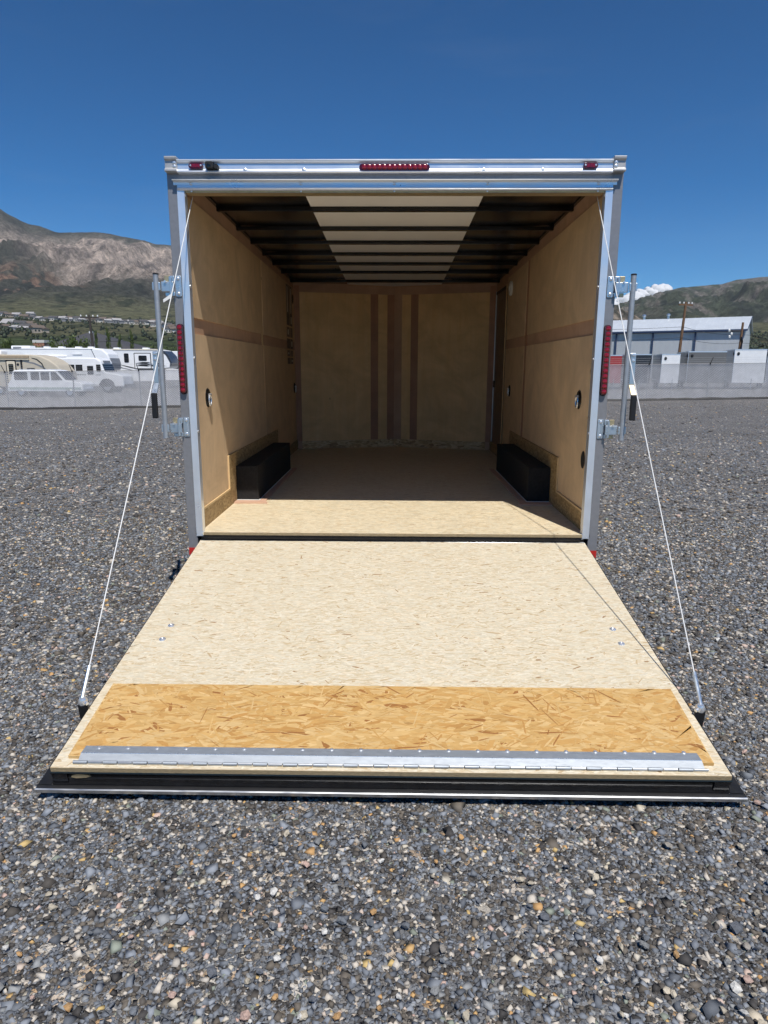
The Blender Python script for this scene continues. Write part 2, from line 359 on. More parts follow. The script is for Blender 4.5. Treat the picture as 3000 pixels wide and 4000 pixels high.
# side door in the right wall near the nose
dr = box('side_door', M['door'], T, 1.222, 1.2342, 3.56, 4.29, .50, 2.36, .002)
MB().box(1.214, 1.2225, 4.29, 4.322, .46, 2.40).build('jamb_strip', M['alu_dull'], dr)
MB().box(1.2155, 1.2225, 3.527, 3.56, .46, 2.40).build('jamb_strip', M['edge'], dr)
MB().box(1.2155, 1.2225, 3.56, 4.29, 2.36, 2.39).build('jamb_strip', M['rubber'], dr)
MB().box(1.205, 1.2225, 4.20, 4.25, 1.28, 1.36).build('latch', M['black'], dr, bevel=.004)
# stickers on the left wall by the nose
rows = [(2.18, 2.44), (1.98, 2.12), (1.85, 1.97), (1.72, 1.84), (1.63, 1.71), (1.545, 1.625)]
for i, (z0, z1) in enumerate(rows):
    for j, (y0, y1) in enumerate(((3.80, 4.02), (4.05, 4.22))):
        if i == 0 and j == 0: z0 = 2.10
        st = box('sticker', M[('sticker_m', 'sticker_d', 'sticker_d', 'sticker_m')[(i*2+j*3) % 4]], T, -1.2248, -1.2240, y0, y1, z0+.004, z1-.004)
        if (i+j) % 2 == 0 or i == 0:
            box('printed_block', M['sticker_w'], st, -1.2241, -1.2236, y0+.05, y0+(.14 if i else .11), z0+.03, z1-.03)
# ceiling: metal side sheets, white centre liner, cross bows
def ceiling():
    def sheet(name, mat, x0, x1, dz):
        xs = [x0, x1]; vs = [(x, y, cz_(y)+dz+h) for h in (0, .004) for y in (.02, YC) for x in xs]
        return MB().add(vs, [(0, 2, 3, 1), (4, 5, 7, 6), (0, 1, 5, 4), (2, 6, 7, 3), (0, 4, 6, 2), (1, 3, 7, 5)]).build(name, mat, T)
    # side sheets sag a little between the bows
    for s in (-1, 1):
        ny, nx = 90, 14; vs = []
        for j in range(ny+1):
            y = .02+(YC-.02)*j/ny
            for i in range(nx+1):
                x = .578+(1.236-.578)*i/nx
                ph = (y-.35)/.53
                z = cz_(y)-.0 - .010*abs(math.sin(math.pi*ph))*math.sin(math.pi*i/nx)-.003*math.sin(3*x+5*y)
                vs.append((s*x, y, z))
        fs = [(j*(nx+1)+i, j*(nx+1)+i+1, (j+1)*(nx+1)+i+1, (j+1)*(nx+1)+i) for j in range(ny) for i in range(nx)]
        MB().add(vs, fs).build('ceiling_sheet', M['ceil_metal'], T, smooth=True)
    sheet('ceiling_liner', M['ceil_white'], -.578, .578, -.004)
    for y in (.35, .88, 1.472, 1.998, 2.524, 3.043, 3.571, 4.211):
        z = cz_(y)
        MB().prism([(y-.022, z-.034), (y+.022, z-.034), (y+.022, z-.005), (y-.022, z-.005)], -1.233, 1.233, 'x').build('ceiling_bow', M['black'], T, bevel=.003)
    for x in (-.17, .165):
        o = MB().box(x-.008, x+.012, .16, .19, 2.530, 2.552).build('orange_clip', M['orange'], T, bevel=.003)
        MB().box(x-.028, x-.009, .17, .18, 2.538, 2.545).build('clip_tail', M['orange'], o)
    for s in (-1, 1):
        MB().prism([(.03, cz_(.03)-.011), (YB, cz_(YB)-.011), (YB, cz_(YB)), (.03, cz_(.03))], s*1.212, s*1.2335, 'x').build('ceiling_angle', M['black'], T)
ceiling()
# outer shell
def shell():
    out = [(-1.283, .06), (1.283, .06), (1.283, YB+.05), (0, YC+.25), (-1.283, YB+.05)]
    for s in (-1, 1):
        MB().box(min(s*1.252, s*1.283), max(s*1.252, s*1.283), .06, YB+.03, .34, 2.655).build('outer_side_skin', M['grey'], T)
        MB().prism([(s*1.283, YB+.031), (s*.001, YC+.25), (s*.001, YC+.22), (s*1.252, YB+.031)], .34, 2.655, 'z').build('outer_nose_skin', M['grey'], T)
        for y in np.arange(.6, 4.4, .61): 
            MB().lathe([(.006, 0), (.004, s*.003)], (s*1.283, y, 2.60), 'x', 6).build('side_rivet', M['chrome'], T)
        # wheels below the body
        for y in (1.42, 2.24):
            wh = MB().lathe([(.20, 0), (.335, .01), (.355, .04), (.355, .15), (.335, .185), (.2, .19)], (s*1.152-.095, y, .345), 'x', 28).build('wheel', M['rubber'], T, smooth=True)
            MB().lathe([(.205, 0), (.19, s*.012), (.06, s*.004), (.05, s*.022), (.001, s*.024)], (s*1.248, y, .345), 'x', 20).build('rim', M['alu_dull'], wh, smooth=True)
    MB().prism(out, 2.632, 2.668, 'z').build('roof', M['alu_dull'], T)
    for x in (-.9, .9): MB().box(x-.03, x+.03, .06, YB, .34, .47).build('chassis_rail', M['black'], T)
    MB().box(-1.2, 1.2, .06, .14, .36, .43).build('chassis_rail', M['black'], T)
shell()
# rear frame
for s in (-1, 1):
    a, b = sorted((s*1.2305, s*1.2905))
    po = box('rear_post', M['grey'], T, a, b, 0, .09, .34, 2.592, .003)
    box('reflective_tape', M['red_tape'], po, a+.0005, b-.0005, -.0016, -.0004, .345, .392)
    a, b = sorted((s*1.194, s*1.233))
    tr = MB().prism([(s*1.194, .05), (s*1.194, -.004), (s*1.2345, -.007), (s*1.2345, -.0008), (s*1.199, .0012), (s*1.199, .05)], .470, 2.497, 'z').build('door_trim', M['alu'], T)
    a, b = sorted((s*1.1992, s*1.230))
    box('jamb', M['strip_dark'], T, a, b, .0045, .045, .475, 2.495)
    for z in (2.475, 1.98, 1.57, 1.13, .492):
        MB().lathe([(.0075, 0), (.007, -s*.004), (.001, -s*.006)], (s*1.1938, .012, z), 'x', 8).build('trim_screw', M['chrome'], tr, smooth=True)
hd = box('rear_header', M['grey'], T, -1.2300, 1.2300, .0, .09, 2.497, 2.595)
box('header_underside', M['brass'], hd, -1.19, 1.19, .004, .089, 2.488, 2.4968)
MB().prism([(-.0005, 2.5245), (-.009, 2.5245), (-.0095, 2.538), (-.013, 2.5405), (-.033, 2.5425), (-.036, 2.546), (-.033, 2.549), (-.010, 2.5475), (-.0005, 2.5475)], -1.253, 1.253, 'x').build('drip_rail', M['alu'], T)
tr = MB().prism([(-.0005, 2.4965), (-.010, 2.4965), (-.0135, 2.503), (-.009, 2.511), (-.0085, 2.524), (-.0005, 2.524)], -1.2325, 1.2325, 'x').build('door_trim', M['alu'], T)
for x in (-1.152, -.528, .002, .528, 1.15):
    MB().lathe([(.009, 0), (.0085, -.003), (.001, -.006)], (x, -.0095, 2.531), 'y', 10).build('trim_screw', M['chrome'], tr, smooth=True)
    MB().lathe([(.006, 0), (.005, -.003), (.001, -.004)], (x, -.002, 2.4925), 'y', 8).build('trim_screw', M['chrome'], tr, smooth=True)
bz = MB().prism([(-.0005, 2.5823), (-.033, 2.5823), (-.037, 2.5868), (-.036, 2.5927), (-.029, 2.5967), (-.0265, 2.6026), (-.0262, 2.6304), (-.029, 2.6363), (-.036, 2.6403), (-.0375, 2.6472), (-.033, 2.6521), (.03, 2.6571), (.06, 2.6571), (.06, 2.6195), (-.0005, 2.6195)], -1.219, 1.219, 'x').build('top_bezel', M['alu'], T)
for x in (-.836, -.506, .5, .829):
    MB().lathe([(.012, 0), (.011, -.004), (.006, -.007), (.001, -.0075)], (x, -.0295, 2.5957), 'y', 10).build('bezel_screw', M['chrome'], bz, smooth=True)
for s in (-1, 1):
    a, b = sorted((s*1.2195, s*1.287))
    cp = MB().prism([(.02, 2.5868), (-.044, 2.5868), (-.047, 2.5897), (-.045, 2.6016), (-.034, 2.6066), (-.033, 2.6442), (-.044, 2.6512), (-.046, 2.6630), (-.042, 2.6670), (.06, 2.6670), (.06, 2.5868)], a, b, 'x').build('corner_cap', M['cap'], T, bevel=.003)
    for z in (2.6155, 2.6343):
        MB().lathe([(.0105, 0), (.0095, -.004), (.001, -.007)], (s*1.233, -.0335, z), 'y', 10).build('cap_screw', M['chrome'], cp, smooth=True)
# lights in the bezel
def marker(x):
    h = MB().prism(rrect(x, 2.617, .081, .0305, .0152), -.0400, -.0255, 'y').build('marker_light', M['lens_dark'], T, bevel=.003)
    MB().prism(rrect(x, 2.617, .048, .018, .005), -.0418, -.0398, 'y').build('lens', M['lens'], h, bevel=.001)
    for q in (-.029, .029): MB().lathe([(.006, 0), (.005, -.002), (.001, -.003)], (x+q, -.0398, 2.619), 'y', 8).build('lens_screw', M['chrome'], h, smooth=True)
marker(-1.112); marker(1.092)
bl = MB().prism(rrect(.002, 2.609, .394, .0355, .0177), -.0395, -.0260, 'y').build('brake_light', M['lens_dark'], T, bevel=.004)
led = MB().lathe([(.0142, 0), (.0138, -.003), (.009, -.0055), (.001, -.0065)], (0, 0, 0), 'y', 12).build('led_lens', M['led'], bl, smooth=True)
led.location = (-.167, -.0392, 2.609)
for i in range(1, 13): linked(led, bl, (-.167+i*.0282, -.0392, 2.609))
cmr = MB().prism(rrect(-1.031, 2.617, .046, .038, .008), -.061, -.026, 'y').build('rear_camera', M['rubber'], T, bevel=.003)
MB().box(-1.009, -.985, -.05, -.026, 2.598, 2.614).build('camera_mount', M['rubber'], cmr, bevel=.003)
MB().tube((-.993, -.058, 2.610), (-.993, -.03, 2.610), .0125, 12).build('camera_knob', M['rubber'], cmr, smooth=True)
MB().lathe([(.012, 0), (.010, -.003), (.001, -.004)], (-1.034, -.0612, 2.612), 'y', 12).build('camera_lens', M['glassdark'], cmr, smooth=True)
# tail lights on the posts
for s, x in ((-1, -1.2625), (1, 1.2585)):
    tl = MB().prism(rrect(x, 1.561, .0375, .406, .0185), -.024, -.0006, 'y').build('tail_light', M['lens_dark'], T, bevel=.005)
    MB().prism(rrect(x, 1.559, .0415, .413, .0205), -.008, -.0004, 'y').build('gasket', M['rubber'], tl)
    for i in range(13):
        linked(led, tl, (x, -.0236, 1.379+i*.0303))
# cam bars folded out to each side
for s in (-1, 1):
    xb = s*1.372
    bar = MB().tube((s*1.375, -.045, 1.093), (s*1.375, -.045, 2.040), .0155, 14).build('lock_bar', M['galv'], T, smooth=True)
    MB().lathe([(.0166, 0), (.0166, .007), (.012, .009), (.001, .009)], (s*1.375, -.045, 2.036), 'z', 14).build('bar_cap', M['rubber'], bar)
    for zc in (1.977, 1.156):
        bk = MB().prism(rrect(s*1.2585, zc, .037, .117, .008), -.006, -.0007, 'y').build('latch_bracket', M['zinc'], T, bevel=.0015)
        a, b = sorted((s*1.278, s*1.304)); 
        box('bracket_ear', M['zinc'], bk, a, b, -.020, -.0068, zc+.024, zc+.057, .003); box('bracket_ear', M['zinc'], bk, a, b, -.020, -.0068, zc-.057, zc-.033, .003)
        a, b = sorted((s*1.281, s*1.352)); MB().box(a, b, -.034, -.0215, zc-.033, zc+.023).build('hinge_leaf', M['zinc'], bk, bevel=.003)
        MB().tube((s*1.298, -.027, zc-.05), (s*1.298, -.027, zc+.05), .0085, 10).build('hinge_pin', M['zinc'], bk, smooth=True)
        a, b = sorted((s*1.305, s*1.336)); MB().box(a, b, -.018, -.006, zc+.026, zc+.057).build('keeper_pad', M['brass'], bk, bevel=.002)
        a, b = sorted((s*1.308, s*1.334)); MB().box(a, b, -.018, -.006, zc-.058, zc-.036).build('keeper_pad', M['zinc'] if s < 0 else M['brass'], bk, bevel=.002)
        a, b = sorted((s*1.352, s*1.398)); MB().box(a, b, -.052, -.040, zc-.028, zc+.018).build('bar_clamp', M['zinc'], bk, bevel=.003)
        for q in (-.042, .042):
            MB().lathe([(.0105, 0), (.0095, -.004), (.004, -.007), (.001, -.007)], (s*1.259, -.006, zc+q), 'y', 10).build('bolt', M['chrome'], bk, smooth=True)
        lm = MB()
        for i in range(9): 
            zz = zc+.024-i*.006; lm.box(s*1.250-.003-.001*(i % 3), s*1.250+.003+.001*((i*2) % 3), -.0072, -.0058, zz-.0017, zz+.0017)
        lm.build('embossed_lettering', M['chrome'], bk)
        MB().tube((s*1.325, -.044, zc+.022), (s*1.325, -.02, zc+.022), .007, 8).build('rivet', M['chrome'], bk, smooth=True)
    # lever handle
    hobj = box('lock_handle', M['zinc'], T, s*1.407-.014, s*1.407+.014, -.058, -.046, 1.42, 1.60, .003)
    MB().add([(s*1.407-.014, -.046, 1.42), (s*1.407+.014, -.046, 1.42), (s*1.407+.014, -.058, 1.42), (s*1.407-.014, -.058, 1.42), (s*1.409-.015, -.092, 1.365), (s*1.409+.015, -.092, 1.365), (s*1.409+.015, -.104, 1.365), (s*1.409-.015, -.104, 1.365)],
             [(0, 1, 5, 4), (1, 2, 6, 5), (2, 3, 7, 6), (3, 0, 4, 7), (4, 5, 6, 7), (0, 3, 2, 1)]).build('handle_bend', M['brass'] if s > 0 else M['zinc'], hobj)
    MB().box(s*1.411-.017, s*1.411+.017, -.112, -.090, 1.215, 1.364).build('grip', M['rubber'], hobj, bevel=.006)
    a, b = sorted((s*1.362, s*1.425)); MB().box(a, b, -.0455, -.030, 1.545, 1.605).build('pivot_plate', M['zinc'], hobj, bevel=.004)
    for q in (1.56, 1.592): MB().lathe([(.010, 0), (.009, -.004), (.001, -.006)], (s*1.407, -.0585, q), 'y', 10).build('pivot_bolt', M['chrome'], hobj, smooth=True)
    # spring tube reel at the top corner
    rl = MB().lathe([(.028, 0), (.028, .006), (.018, .008), (.018, .026), (.028, .028), (.028, .034)], (s*1.17-.017, .125, 2.525), 'x', 18).build('cable_reel', M['zinc'], T, smooth=True)
    a, b = sorted((s*1.15, s*1.07)); MB().tube((a, .125, 2.525), (b, .125, 2.525), .014, 10).build('spring_tube', M['black'], rl)
MB().tube((-1.12, .125, 2.548), (1.12, .125, 2.548), .016, 12).build('torsion_spring', M['black'], T, smooth=True)

# ramp door: local frame x across, -y down the ramp, z out of the deck
SL = R(9.4946); RL = 1.9811
ramp = MB().box(-1.204, 1.204, -RL, 0, -.019, 0).build('ramp_door', M['osb_pale'], T, bevel=.0012)
ramp.location = (0, -.03, .4504); ramp.rotation_euler = (SL, 0, 0)
def rb(name, mat, x0, x1, t0, t1, h0, h1, bevel=0): return box(name, mat, ramp, x0, x1, -t1, -t0, h0, h1, bevel)
rb('deck_edge', M['osb_edge'], -1.2035, 1.2035, RL+.0004, RL+.002, -.0185, -.0008)
rb('frame_rail', M['black'], -1.2035, -1.15, .01, RL, -.070, -.0193); rb('frame_rail', M['black'], 1.15, 1.2035, .01, RL, -.070, -.0193)
MB().prism([(-1.934, -.0193), (-RL-.001, -.0193), (-RL-.0035, -.024), (-RL-.001, -.030), (-RL+.004, -.036), (-RL+.006, -.060), (-RL+.0015, -.069), (-RL-.002, -.078), (-1.934, -.078)], -1.2085, 1.2085, 'x').build('end_channel', M['black'], ramp, smooth=True)
for x in np.linspace(-.8, .8, 5): rb('cross_member', M['black'], x-.02, x+.02, .02, 1.93, -.070, -.0193)
rb('outer_skin', M['grey'], -1.256, 1.256, .0, 1.998, -.0895, -.0805)
MB().prism([(-1.998, -.0802), (-1.9845, -.0802), (-1.985, -.0765), (-1.991, -.0755), (-1.997, -.077)], -1.256, 1.256, 'x').build('rubber_seal', M['rubber'], ramp, smooth=True)
for s in (-1, 1):
    a, b = sorted((s*1.212, s*1.256)); MB().prism([(a, -.0802), (b, -.0802), (b, -.076), ((a+b)/2, -.0745), (a, -.076)], -1.984, -.02, 'y').build('rubber_seal', M['rubber'], ramp)
MB().prism([(-2.008, -.092), (-1.9985, -.092), (-1.9985, -.0785), (-2.003, -.077), (-2.008, -.079)], -1.262, 1.262, 'x').build('skin_edge', M['alu_dull'], ramp)
for s in (-1, 1):
    a, b = sorted((s*1.2565, s*1.262)); rb('skin_edge', M['rubber'], a, b, .0, 1.998, -.092, -.0785)
# golden strand-board flap with its piano hinge
fp = MB().prism([(-1.163, -1.507), (1.168, -1.503), (1.160, -1.934), (-1.157, -1.938)], .0008, .0125, 'z').build('ramp_flap_board', M['osb_brown'], ramp)
hl = MB().add([(x, y, z) for x in (-1.113, 1.117) for y, z in ((-1.886, .0128), (-1.927, .0165), (-1.929, .0195), (-1.886, .0148), (-1.958, .0055), (-1.958, .0085))],
    [(0, 1, 2, 3), (6, 9, 8, 7), (0, 6, 7, 1), (3, 2, 8, 9), (0, 3, 9, 6), (1, 4, 5, 2), (7, 8, 11, 10), (1, 7, 10, 4), (2, 5, 11, 8), (4, 10, 11, 5)]).build('hinge_leaf', M['galv'], ramp)
MB().tube((-1.113, -1.9285, .0183), (1.117, -1.9285, .0183), .0021, 6).build('hinge_fold', M['chrome'], ramp)
sc0 = MB().lathe([(.0085, 0), (.0075, .003), (.003, .0052), (.001, .0052)], (0, 0, 0), 'z', 10).build('hinge_screw', M['chrome'], ramp, smooth=True)
for i in range(21):
    p = (-1.06+i*.1065, -1.898+.0006*i, .0147)
    if i == 0: sc0.location = p
    else: linked(sc0, ramp, p)
kn = MB().tube((-.0252, 0, 0), (.0252, 0, 0), .0062, 10).build('hinge_knuckle', M['galv'], ramp, smooth=True)
kn2 = MB().tube((-.0252, 0, 0), (.0252, 0, 0), .0052, 8).build('hinge_knuckle', M['alu_dull'], ramp, smooth=True)
for i in range(42):
    src = kn if i % 2 == 0 else kn2; p = (-1.103+i*.0538, -1.962, .0075+(0 if i % 2 == 0 else -.0009))
    if i < 2: src.location = p
    else: linked(src, ramp, p)
b0 = MB().lathe([(.0165, 0), (.0155, .002), (.010, .0045), (.004, .0055), (.001, .003)], (0, 0, 0), 'z', 16).build('carriage_bolt', M['chrome'], ramp, smooth=True)
for i, (x, t) in enumerate(((-1.071, 1.021), (-1.074, 1.144), (1.075, 1.017), (1.077, 1.144))):
    if i == 0: b0.location = (x, -t, 0)
    else: linked(b0, ramp, (x, -t, 0))
for s in (-1, 1):
    a, b = sorted((s*1.2045, s*1.245))
    tb = MB().prism([(a, -1.66), (b, -1.66), (b, -1.652), (a, -1.652)], -.05, .018, 'z').build('cable_tab', M['rubber'], ramp)
    a, b = sorted((s*1.238, s*1.245)); MB().box(a, b, -1.6515, -1.615, -.05, .012).build('tab_gusset', M['rubber'], tb)
    MB().lathe([(.0175, -.016), (.019, 0), (.012, .012), (.001, .014)], (s*1.228, -1.645, .032), 'z', 14).build('ball_stud', M['chrome'], tb, smooth=True)
    MB().tube((s*1.228, -1.645, .03), (s*1.205, -1.66, .026), .007, 10).build('stud_shank', M['chrome'], tb, smooth=True)
# yellowed wear mark on the channel end
MB().prism([(-1.135, -.040), (-1.115, -.034), (-1.08, -.036), (-1.064, -.041), (-1.085, -.049), (-1.12, -.052), (-1.138, -.047)], -RL+.0030, -RL+.0056, 'y').build('scuff_mark', M['brass'], ramp)
# lifting cables
def rw(x, t, h): return Vector((x, -.03-t*math.cos(SL)-h*math.sin(SL), .4504-t*math.sin(SL)+h*math.cos(SL)))
for s in (-1, 1):
    p0 = rw(s*1.230, 1.643, .040); p1 = Vector((s*1.178, .118, 2.505)); d = p1-p0
    mid = [p0+d*k+Vector((0, 0, -.012*4*k*(1-k))) for k in np.linspace(0, 1, 13)]
    cb = MB().path(mid, .0026, 8).build('lift_cable', M['cable'], T, smooth=True)
    MB().tube(p0, p0+d*.045, .0075, 8).build('swaged_end', M['zinc'], cb, smooth=True)
    if s < 0:
        q = p0+d*.735; MB().add([q+Vector((0, -.004, 0)), q+Vector((-.045, -.006, -.03)), q+Vector((-.043, -.006, -.045)), q+Vector((0, -.004, -.02)), q+Vector((0, -.002, 0)), q+Vector((-.045, -.004, -.03)), q+Vector((-.043, -.004, -.045)), q+Vector((0, -.002, -.02))],
            [(0, 1, 2, 3), (4, 7, 6, 5), (0, 4, 5, 1), (1, 5, 6, 2), (2, 6, 7, 3), (3, 7, 4, 0)]).build('cable_tag', M['white'], cb)

# ------------------------------------------------------------------ fast mesh from arrays, strands on the boards
def np_mesh(name, V, F, mat, parent=None, tone=None, smooth=False):
    """V (n,3), F (m,k) equal-sized faces, tone (n,3) per-vertex base colour"""
    me = bpy.data.meshes.new(name); n, (m, k) = len(V), F.shape
    me.vertices.add(n); me.vertices.foreach_set('co', np.asarray(V, np.float32).ravel())
    me.loops.add(m*k); me.loops.foreach_set('vertex_index', np.asarray(F, np.int32).ravel())
    me.polygons.add(m); me.polygons.foreach_set('loop_start', np.arange(0, m*k, k, dtype=np.int32)); me.polygons.foreach_set('loop_total', np.full(m, k, np.int32))
    me.update(calc_edges=True)
    if tone is not None:
        at_ = me.color_attributes.new('tone', 'FLOAT_COLOR', 'POINT'); at_.data.foreach_set('color', np.concatenate([tone, np.ones((n, 1))], 1).astype(np.float32).ravel())
    if smooth: me.polygons.foreach_set('use_smooth', np.ones(m, bool))
    me.materials.append(mat); o = bpy.data.objects.new(name, me); COL.objects.link(o)
    if parent is not None: o.parent = parent
    return o
def strands(parent, x0, x1, y0, y1, z, n, L, Wd, sd, pal, probs, cross=.1, yonly=None):
    c = np.stack([rng.uniform(x0, x1, n), rng.uniform(y0, y1, n)], 1)
    ln = rng.uniform(L[0], L[1], n)*.5; wd = rng.uniform(Wd[0], Wd[1], n)*.5
    a = rng.normal(0, sd, n); k = rng.random(n) < cross; a[k] += rng.choice([-1, 1], k.sum())*rng.uniform(.5, 1.5, k.sum())
    d = np.stack([np.cos(a), np.sin(a)], 1); e = np.stack([-np.sin(a), np.cos(a)], 1)
    shp = np.array([(-1, -.15), (-.72, -1), (.6, -.9), (1, .1), (.78, 1), (-.55, .95)])
    J = shp[None]+rng.uniform(-.25, .25, (n, 6, 2))
    P = c[:, None]+J[..., :1]*ln[:, None, None]*d[:, None]+J[..., 1:]*wd[:, None, None]*e[:, None]
    P[..., 0] = np.clip(P[..., 0], x0, x1); P[..., 1] = np.clip(P[..., 1], y0, y1)
    h = z+.00005+rng.random(n)*.0006
    V = np.concatenate([P, np.broadcast_to(h[:, None, None], (n, 6, 1))], 2).reshape(-1, 3)
    F = np.arange(6*n).reshape(n, 6)
    pal = np.array(pal); t = pal[rng.choice(len(pal), n, p=probs)]*rng.uniform(.93, 1.06, (n, 1))
    o = np_mesh('surface_strands', V, F, M['strand'], parent, np.repeat(t, 6, 0)); o['kind'] = 'stuff'; return o
PP = [(.665, .60, .455), (.645, .565, .41), (.70, .64, .505), (.60, .50, .335), (.52, .395, .235), (.35, .22, .11)]
strands(ramp, -1.2035, 1.2035, -RL+.001, -.001, 0, 36000, (.015, .06), (.0025, .010), .3, PP, [.31, .28, .19, .175, .036, .009], .08)
FP = [tuple(min(.85, c*k) for c, k in zip(q, (1.10, 1.09, 1.04))) for q in PP]
strands(fl, -1.20, 1.20, .001, YB-.02, FZ, 34000, (.015, .06), (.0025, .009), .18, FP, [.33, .28, .19, .14, .05, .01], .03)
BP = [(.57, .355, .13), (.605, .395, .16), (.54, .315, .105), (.635, .435, .195), (.48, .26, .08), (.33, .15, .045)]
strands(fp, -1.153, 1.157, -1.932, -1.509, .0125, 3200, (.03, .13), (.006, .024), .32, BP, [.30, .26, .20, .13, .085, .025], .22)
strands(fp, -1.153, 1.157, -1.932, -1.509, .0132, 520, (.03, .13), (.002, .007), .45, BP, [.2, .2, .2, .2, .14, .06], .3)

# ================================================================== terrain
def _h(ix, iy, s):
    h = (ix.astype(np.int64)*374761393+iy.astype(np.int64)*668265263+s*974711) & 0xffffffff
    h = ((h ^ (h >> 13))*1274126177) & 0xffffffff; h = ((h ^ (h >> 16))*2246822519) & 0xffffffff
    return ((h ^ (h >> 15)) & 0xffffff)/float(0xffffff)
def vn(x, y, s=0):
    x0 = np.floor(x); y0 = np.floor(y); fx = x-x0; fy = y-y0; fx = fx*fx*(3-2*fx); fy = fy*fy*(3-2*fy)
    a, b, c, d = _h(x0, y0, s), _h(x0+1, y0, s), _h(x0, y0+1, s), _h(x0+1, y0+1, s)
    return (a*(1-fx)+b*fx)*(1-fy)+(c*(1-fx)+d*fx)*fy
def fbm(x, y, s=0, o=5, ridge=False):
    t = 0; amp = .5; tot = 0
    for i in range(o):
        v = vn(x, y, s+i*17)
        t = t+amp*((1-abs(2*v-1)) if ridge else v); tot += amp; amp *= .52; x = x*2.03+5.1; y = y*2.03+1.7
    return t/tot
def sst(a, b, x): t = np.clip((x-a)/(b-a), 0, 1); return t*t*(3-2*t)
def lerp(a, b, t): return np.asarray(a)*(1-t[..., None])+np.asarray(b)*t[..., None]
def azel(px, py):
    d = ray(px, py); return math.atan2(d[0], d[1]), math.atan2(d[2], math.hypot(d[0], d[1]))
RIDGE = [azel(*p) for p in [(-900, 720), (-400, 770), (0, 817), (43, 845), (87, 865), (148, 878), (195, 891), (226, 899), (312, 898), (369, 901), (434, 908), (499, 921), (564, 940), (608, 953), (668, 956), (900, 985), (1300, 1070), (1800, 1150), (2200, 1215), (2400, 1215), (2453, 1191), (2520, 1166), (2601, 1130), (2670, 1112), (2757, 1108), (2822, 1106), (2879, 1089), (3000, 1075), (3400, 1030), (3900, 1000)]]
SPUR = [azel(*p) for p in [(1500, 1200), (1900, 1130), (2200, 1115), (2350, 1152), (2393, 1182), (2440, 1212), (2510, 1250), (2570, 1290), (2640, 1330)]]
RF, RR = 1500., 3600.
def terr(az, r):
    E_ = np.interp(az, [a for a, e in RIDGE], [e for a, e in RIDGE])
    h0 = RF*np.tan(np.interp(az, [-.4, -.2, .2, .5], [R(4.3), R(4.3), R(3.4), R(3.2)]))
    hr = RR*np.tan(E_)
    X = r*az; u = np.clip((r-RF)/(RR-RF), 0, 1)
    low = h0*np.clip((r-260)/(RF-260), 0, None)**1.5
    gl = .62*u+.38*u**2.2
    hi = h0+(hr-h0)*gl
    rid = fbm(X/430+fbm(X/300, r/300, 5)*1.2, r/900, 3, 5, True)
    n2 = fbm(X/120, r/170, 9, 4)
    hi = hi+(rid-.62)*230*(u*(1-u)*3.2+.11)+(n2-.5)*46*(u*(1-u)*3+.2)+(fbm(X/52+fbm(X/60, r/80, 77, 3)*1.4, r/130, 79, 4, True)-.6)*60*(u*(1-u)*3+.05)
    low = low+(fbm(X/160, r/160, 21, 4)-.5)*14*sst(300, 900, r)
    h = np.where(r < RF, low, hi)
    back = np.clip((r-RR)/900, 0, 1)
    h = h-back*260
    return np.where(r < 300, np.minimum(h, 0)-1.2+sst(200, 300, r)*.7, h-.5)
def mountain_tone(az, r, h):
    X = r*az; u = np.clip((r-RF)/(RR-RF), 0, 1)
    n1 = fbm(X/190+fbm(X/90, r/140, 4)*1.0, r/330, 31, 5); n2 = fbm(X/46, r/120, 33, 4, True); n3 = fbm(X/26, r/30, 35, 3); n4 = fbm(X/70+r/200, r/90, 37, 4)
    left = sst(.08, -.05, az)
    ul = np.interp(az, [-.55, -.47, -.435, -.33, -.2], [.60, .48, .34, .24, .22]); uu = np.interp(az, [-.55, -.42, -.3], [.84, .92, .95])
    band = sst(-.14, .10, u-ul)*sst(.10, -.10, u-uu)
    rock = np.clip(sst(.30, .46, n1*.6+n2*.25+band*.30-.08), 0, 1)*band*left
    scree = sst(.60, .66, fbm(X/60+r/70, r/160, 71, 4)*.62+n2*.42)*sst(.05, .16, u)*sst(.46, .30, u)*left*.75*sst(-.40, -.46, az)
    grey = sst(.60, .72, n1*.5+n2*.55)*(1-left)*.75*sst(0, .2, u)
    dark = sst(.56, .68, n4*.6+n3*.45)
    c = lerp((.070, .074, .060), (.092, .090, .072), n3)
    c = lerp(c, np.broadcast_to((.066, .082, .052), c.shape), (1-left)*.8)
    c = lerp(c, np.broadcast_to((.032, .038, .034), c.shape), dark*.8)
    n5 = fbm(X/34+fbm(X/40, r/60, 75, 3)*1.5, r/85, 73, 5, True)
    rk = lerp((.13, .112, .102), (.47, .385, .325), np.clip((n2*.5+n5*.6)*2.6-1.15+.5*(n3-.5), 0, 1))
    c = c*(1-rock[..., None])+rk*rock[..., None]
    c = lerp(c, np.broadcast_to((.30, .185, .13), c.shape), scree*(1-rock))
    c = lerp(c, np.broadcast_to((.21, .185, .165), c.shape), grey)
    # grassy benches at the foot
    gr = lerp((.15, .155, .08), (.21, .20, .115), n4)
    gr = lerp(gr, np.broadcast_to((.11, .14, .06), gr.shape), sst(.5, .62, n1))
    gr = lerp(gr, np.broadcast_to((.36, .27, .18), gr.shape), sst(.64, .70, n1*.5+n2*.5)*sst(700, 1000, r)*sst(1420, 1300, r))
    gr = lerp(gr, np.broadcast_to((.04, .055, .03), gr.shape), sst(.60, .66, n3*.6+n4*.4)*.75)
    k = sst(RF-120, RF+200, r+(n1-.5)*260)
    return gr*(1-k[..., None])+c*k[..., None]
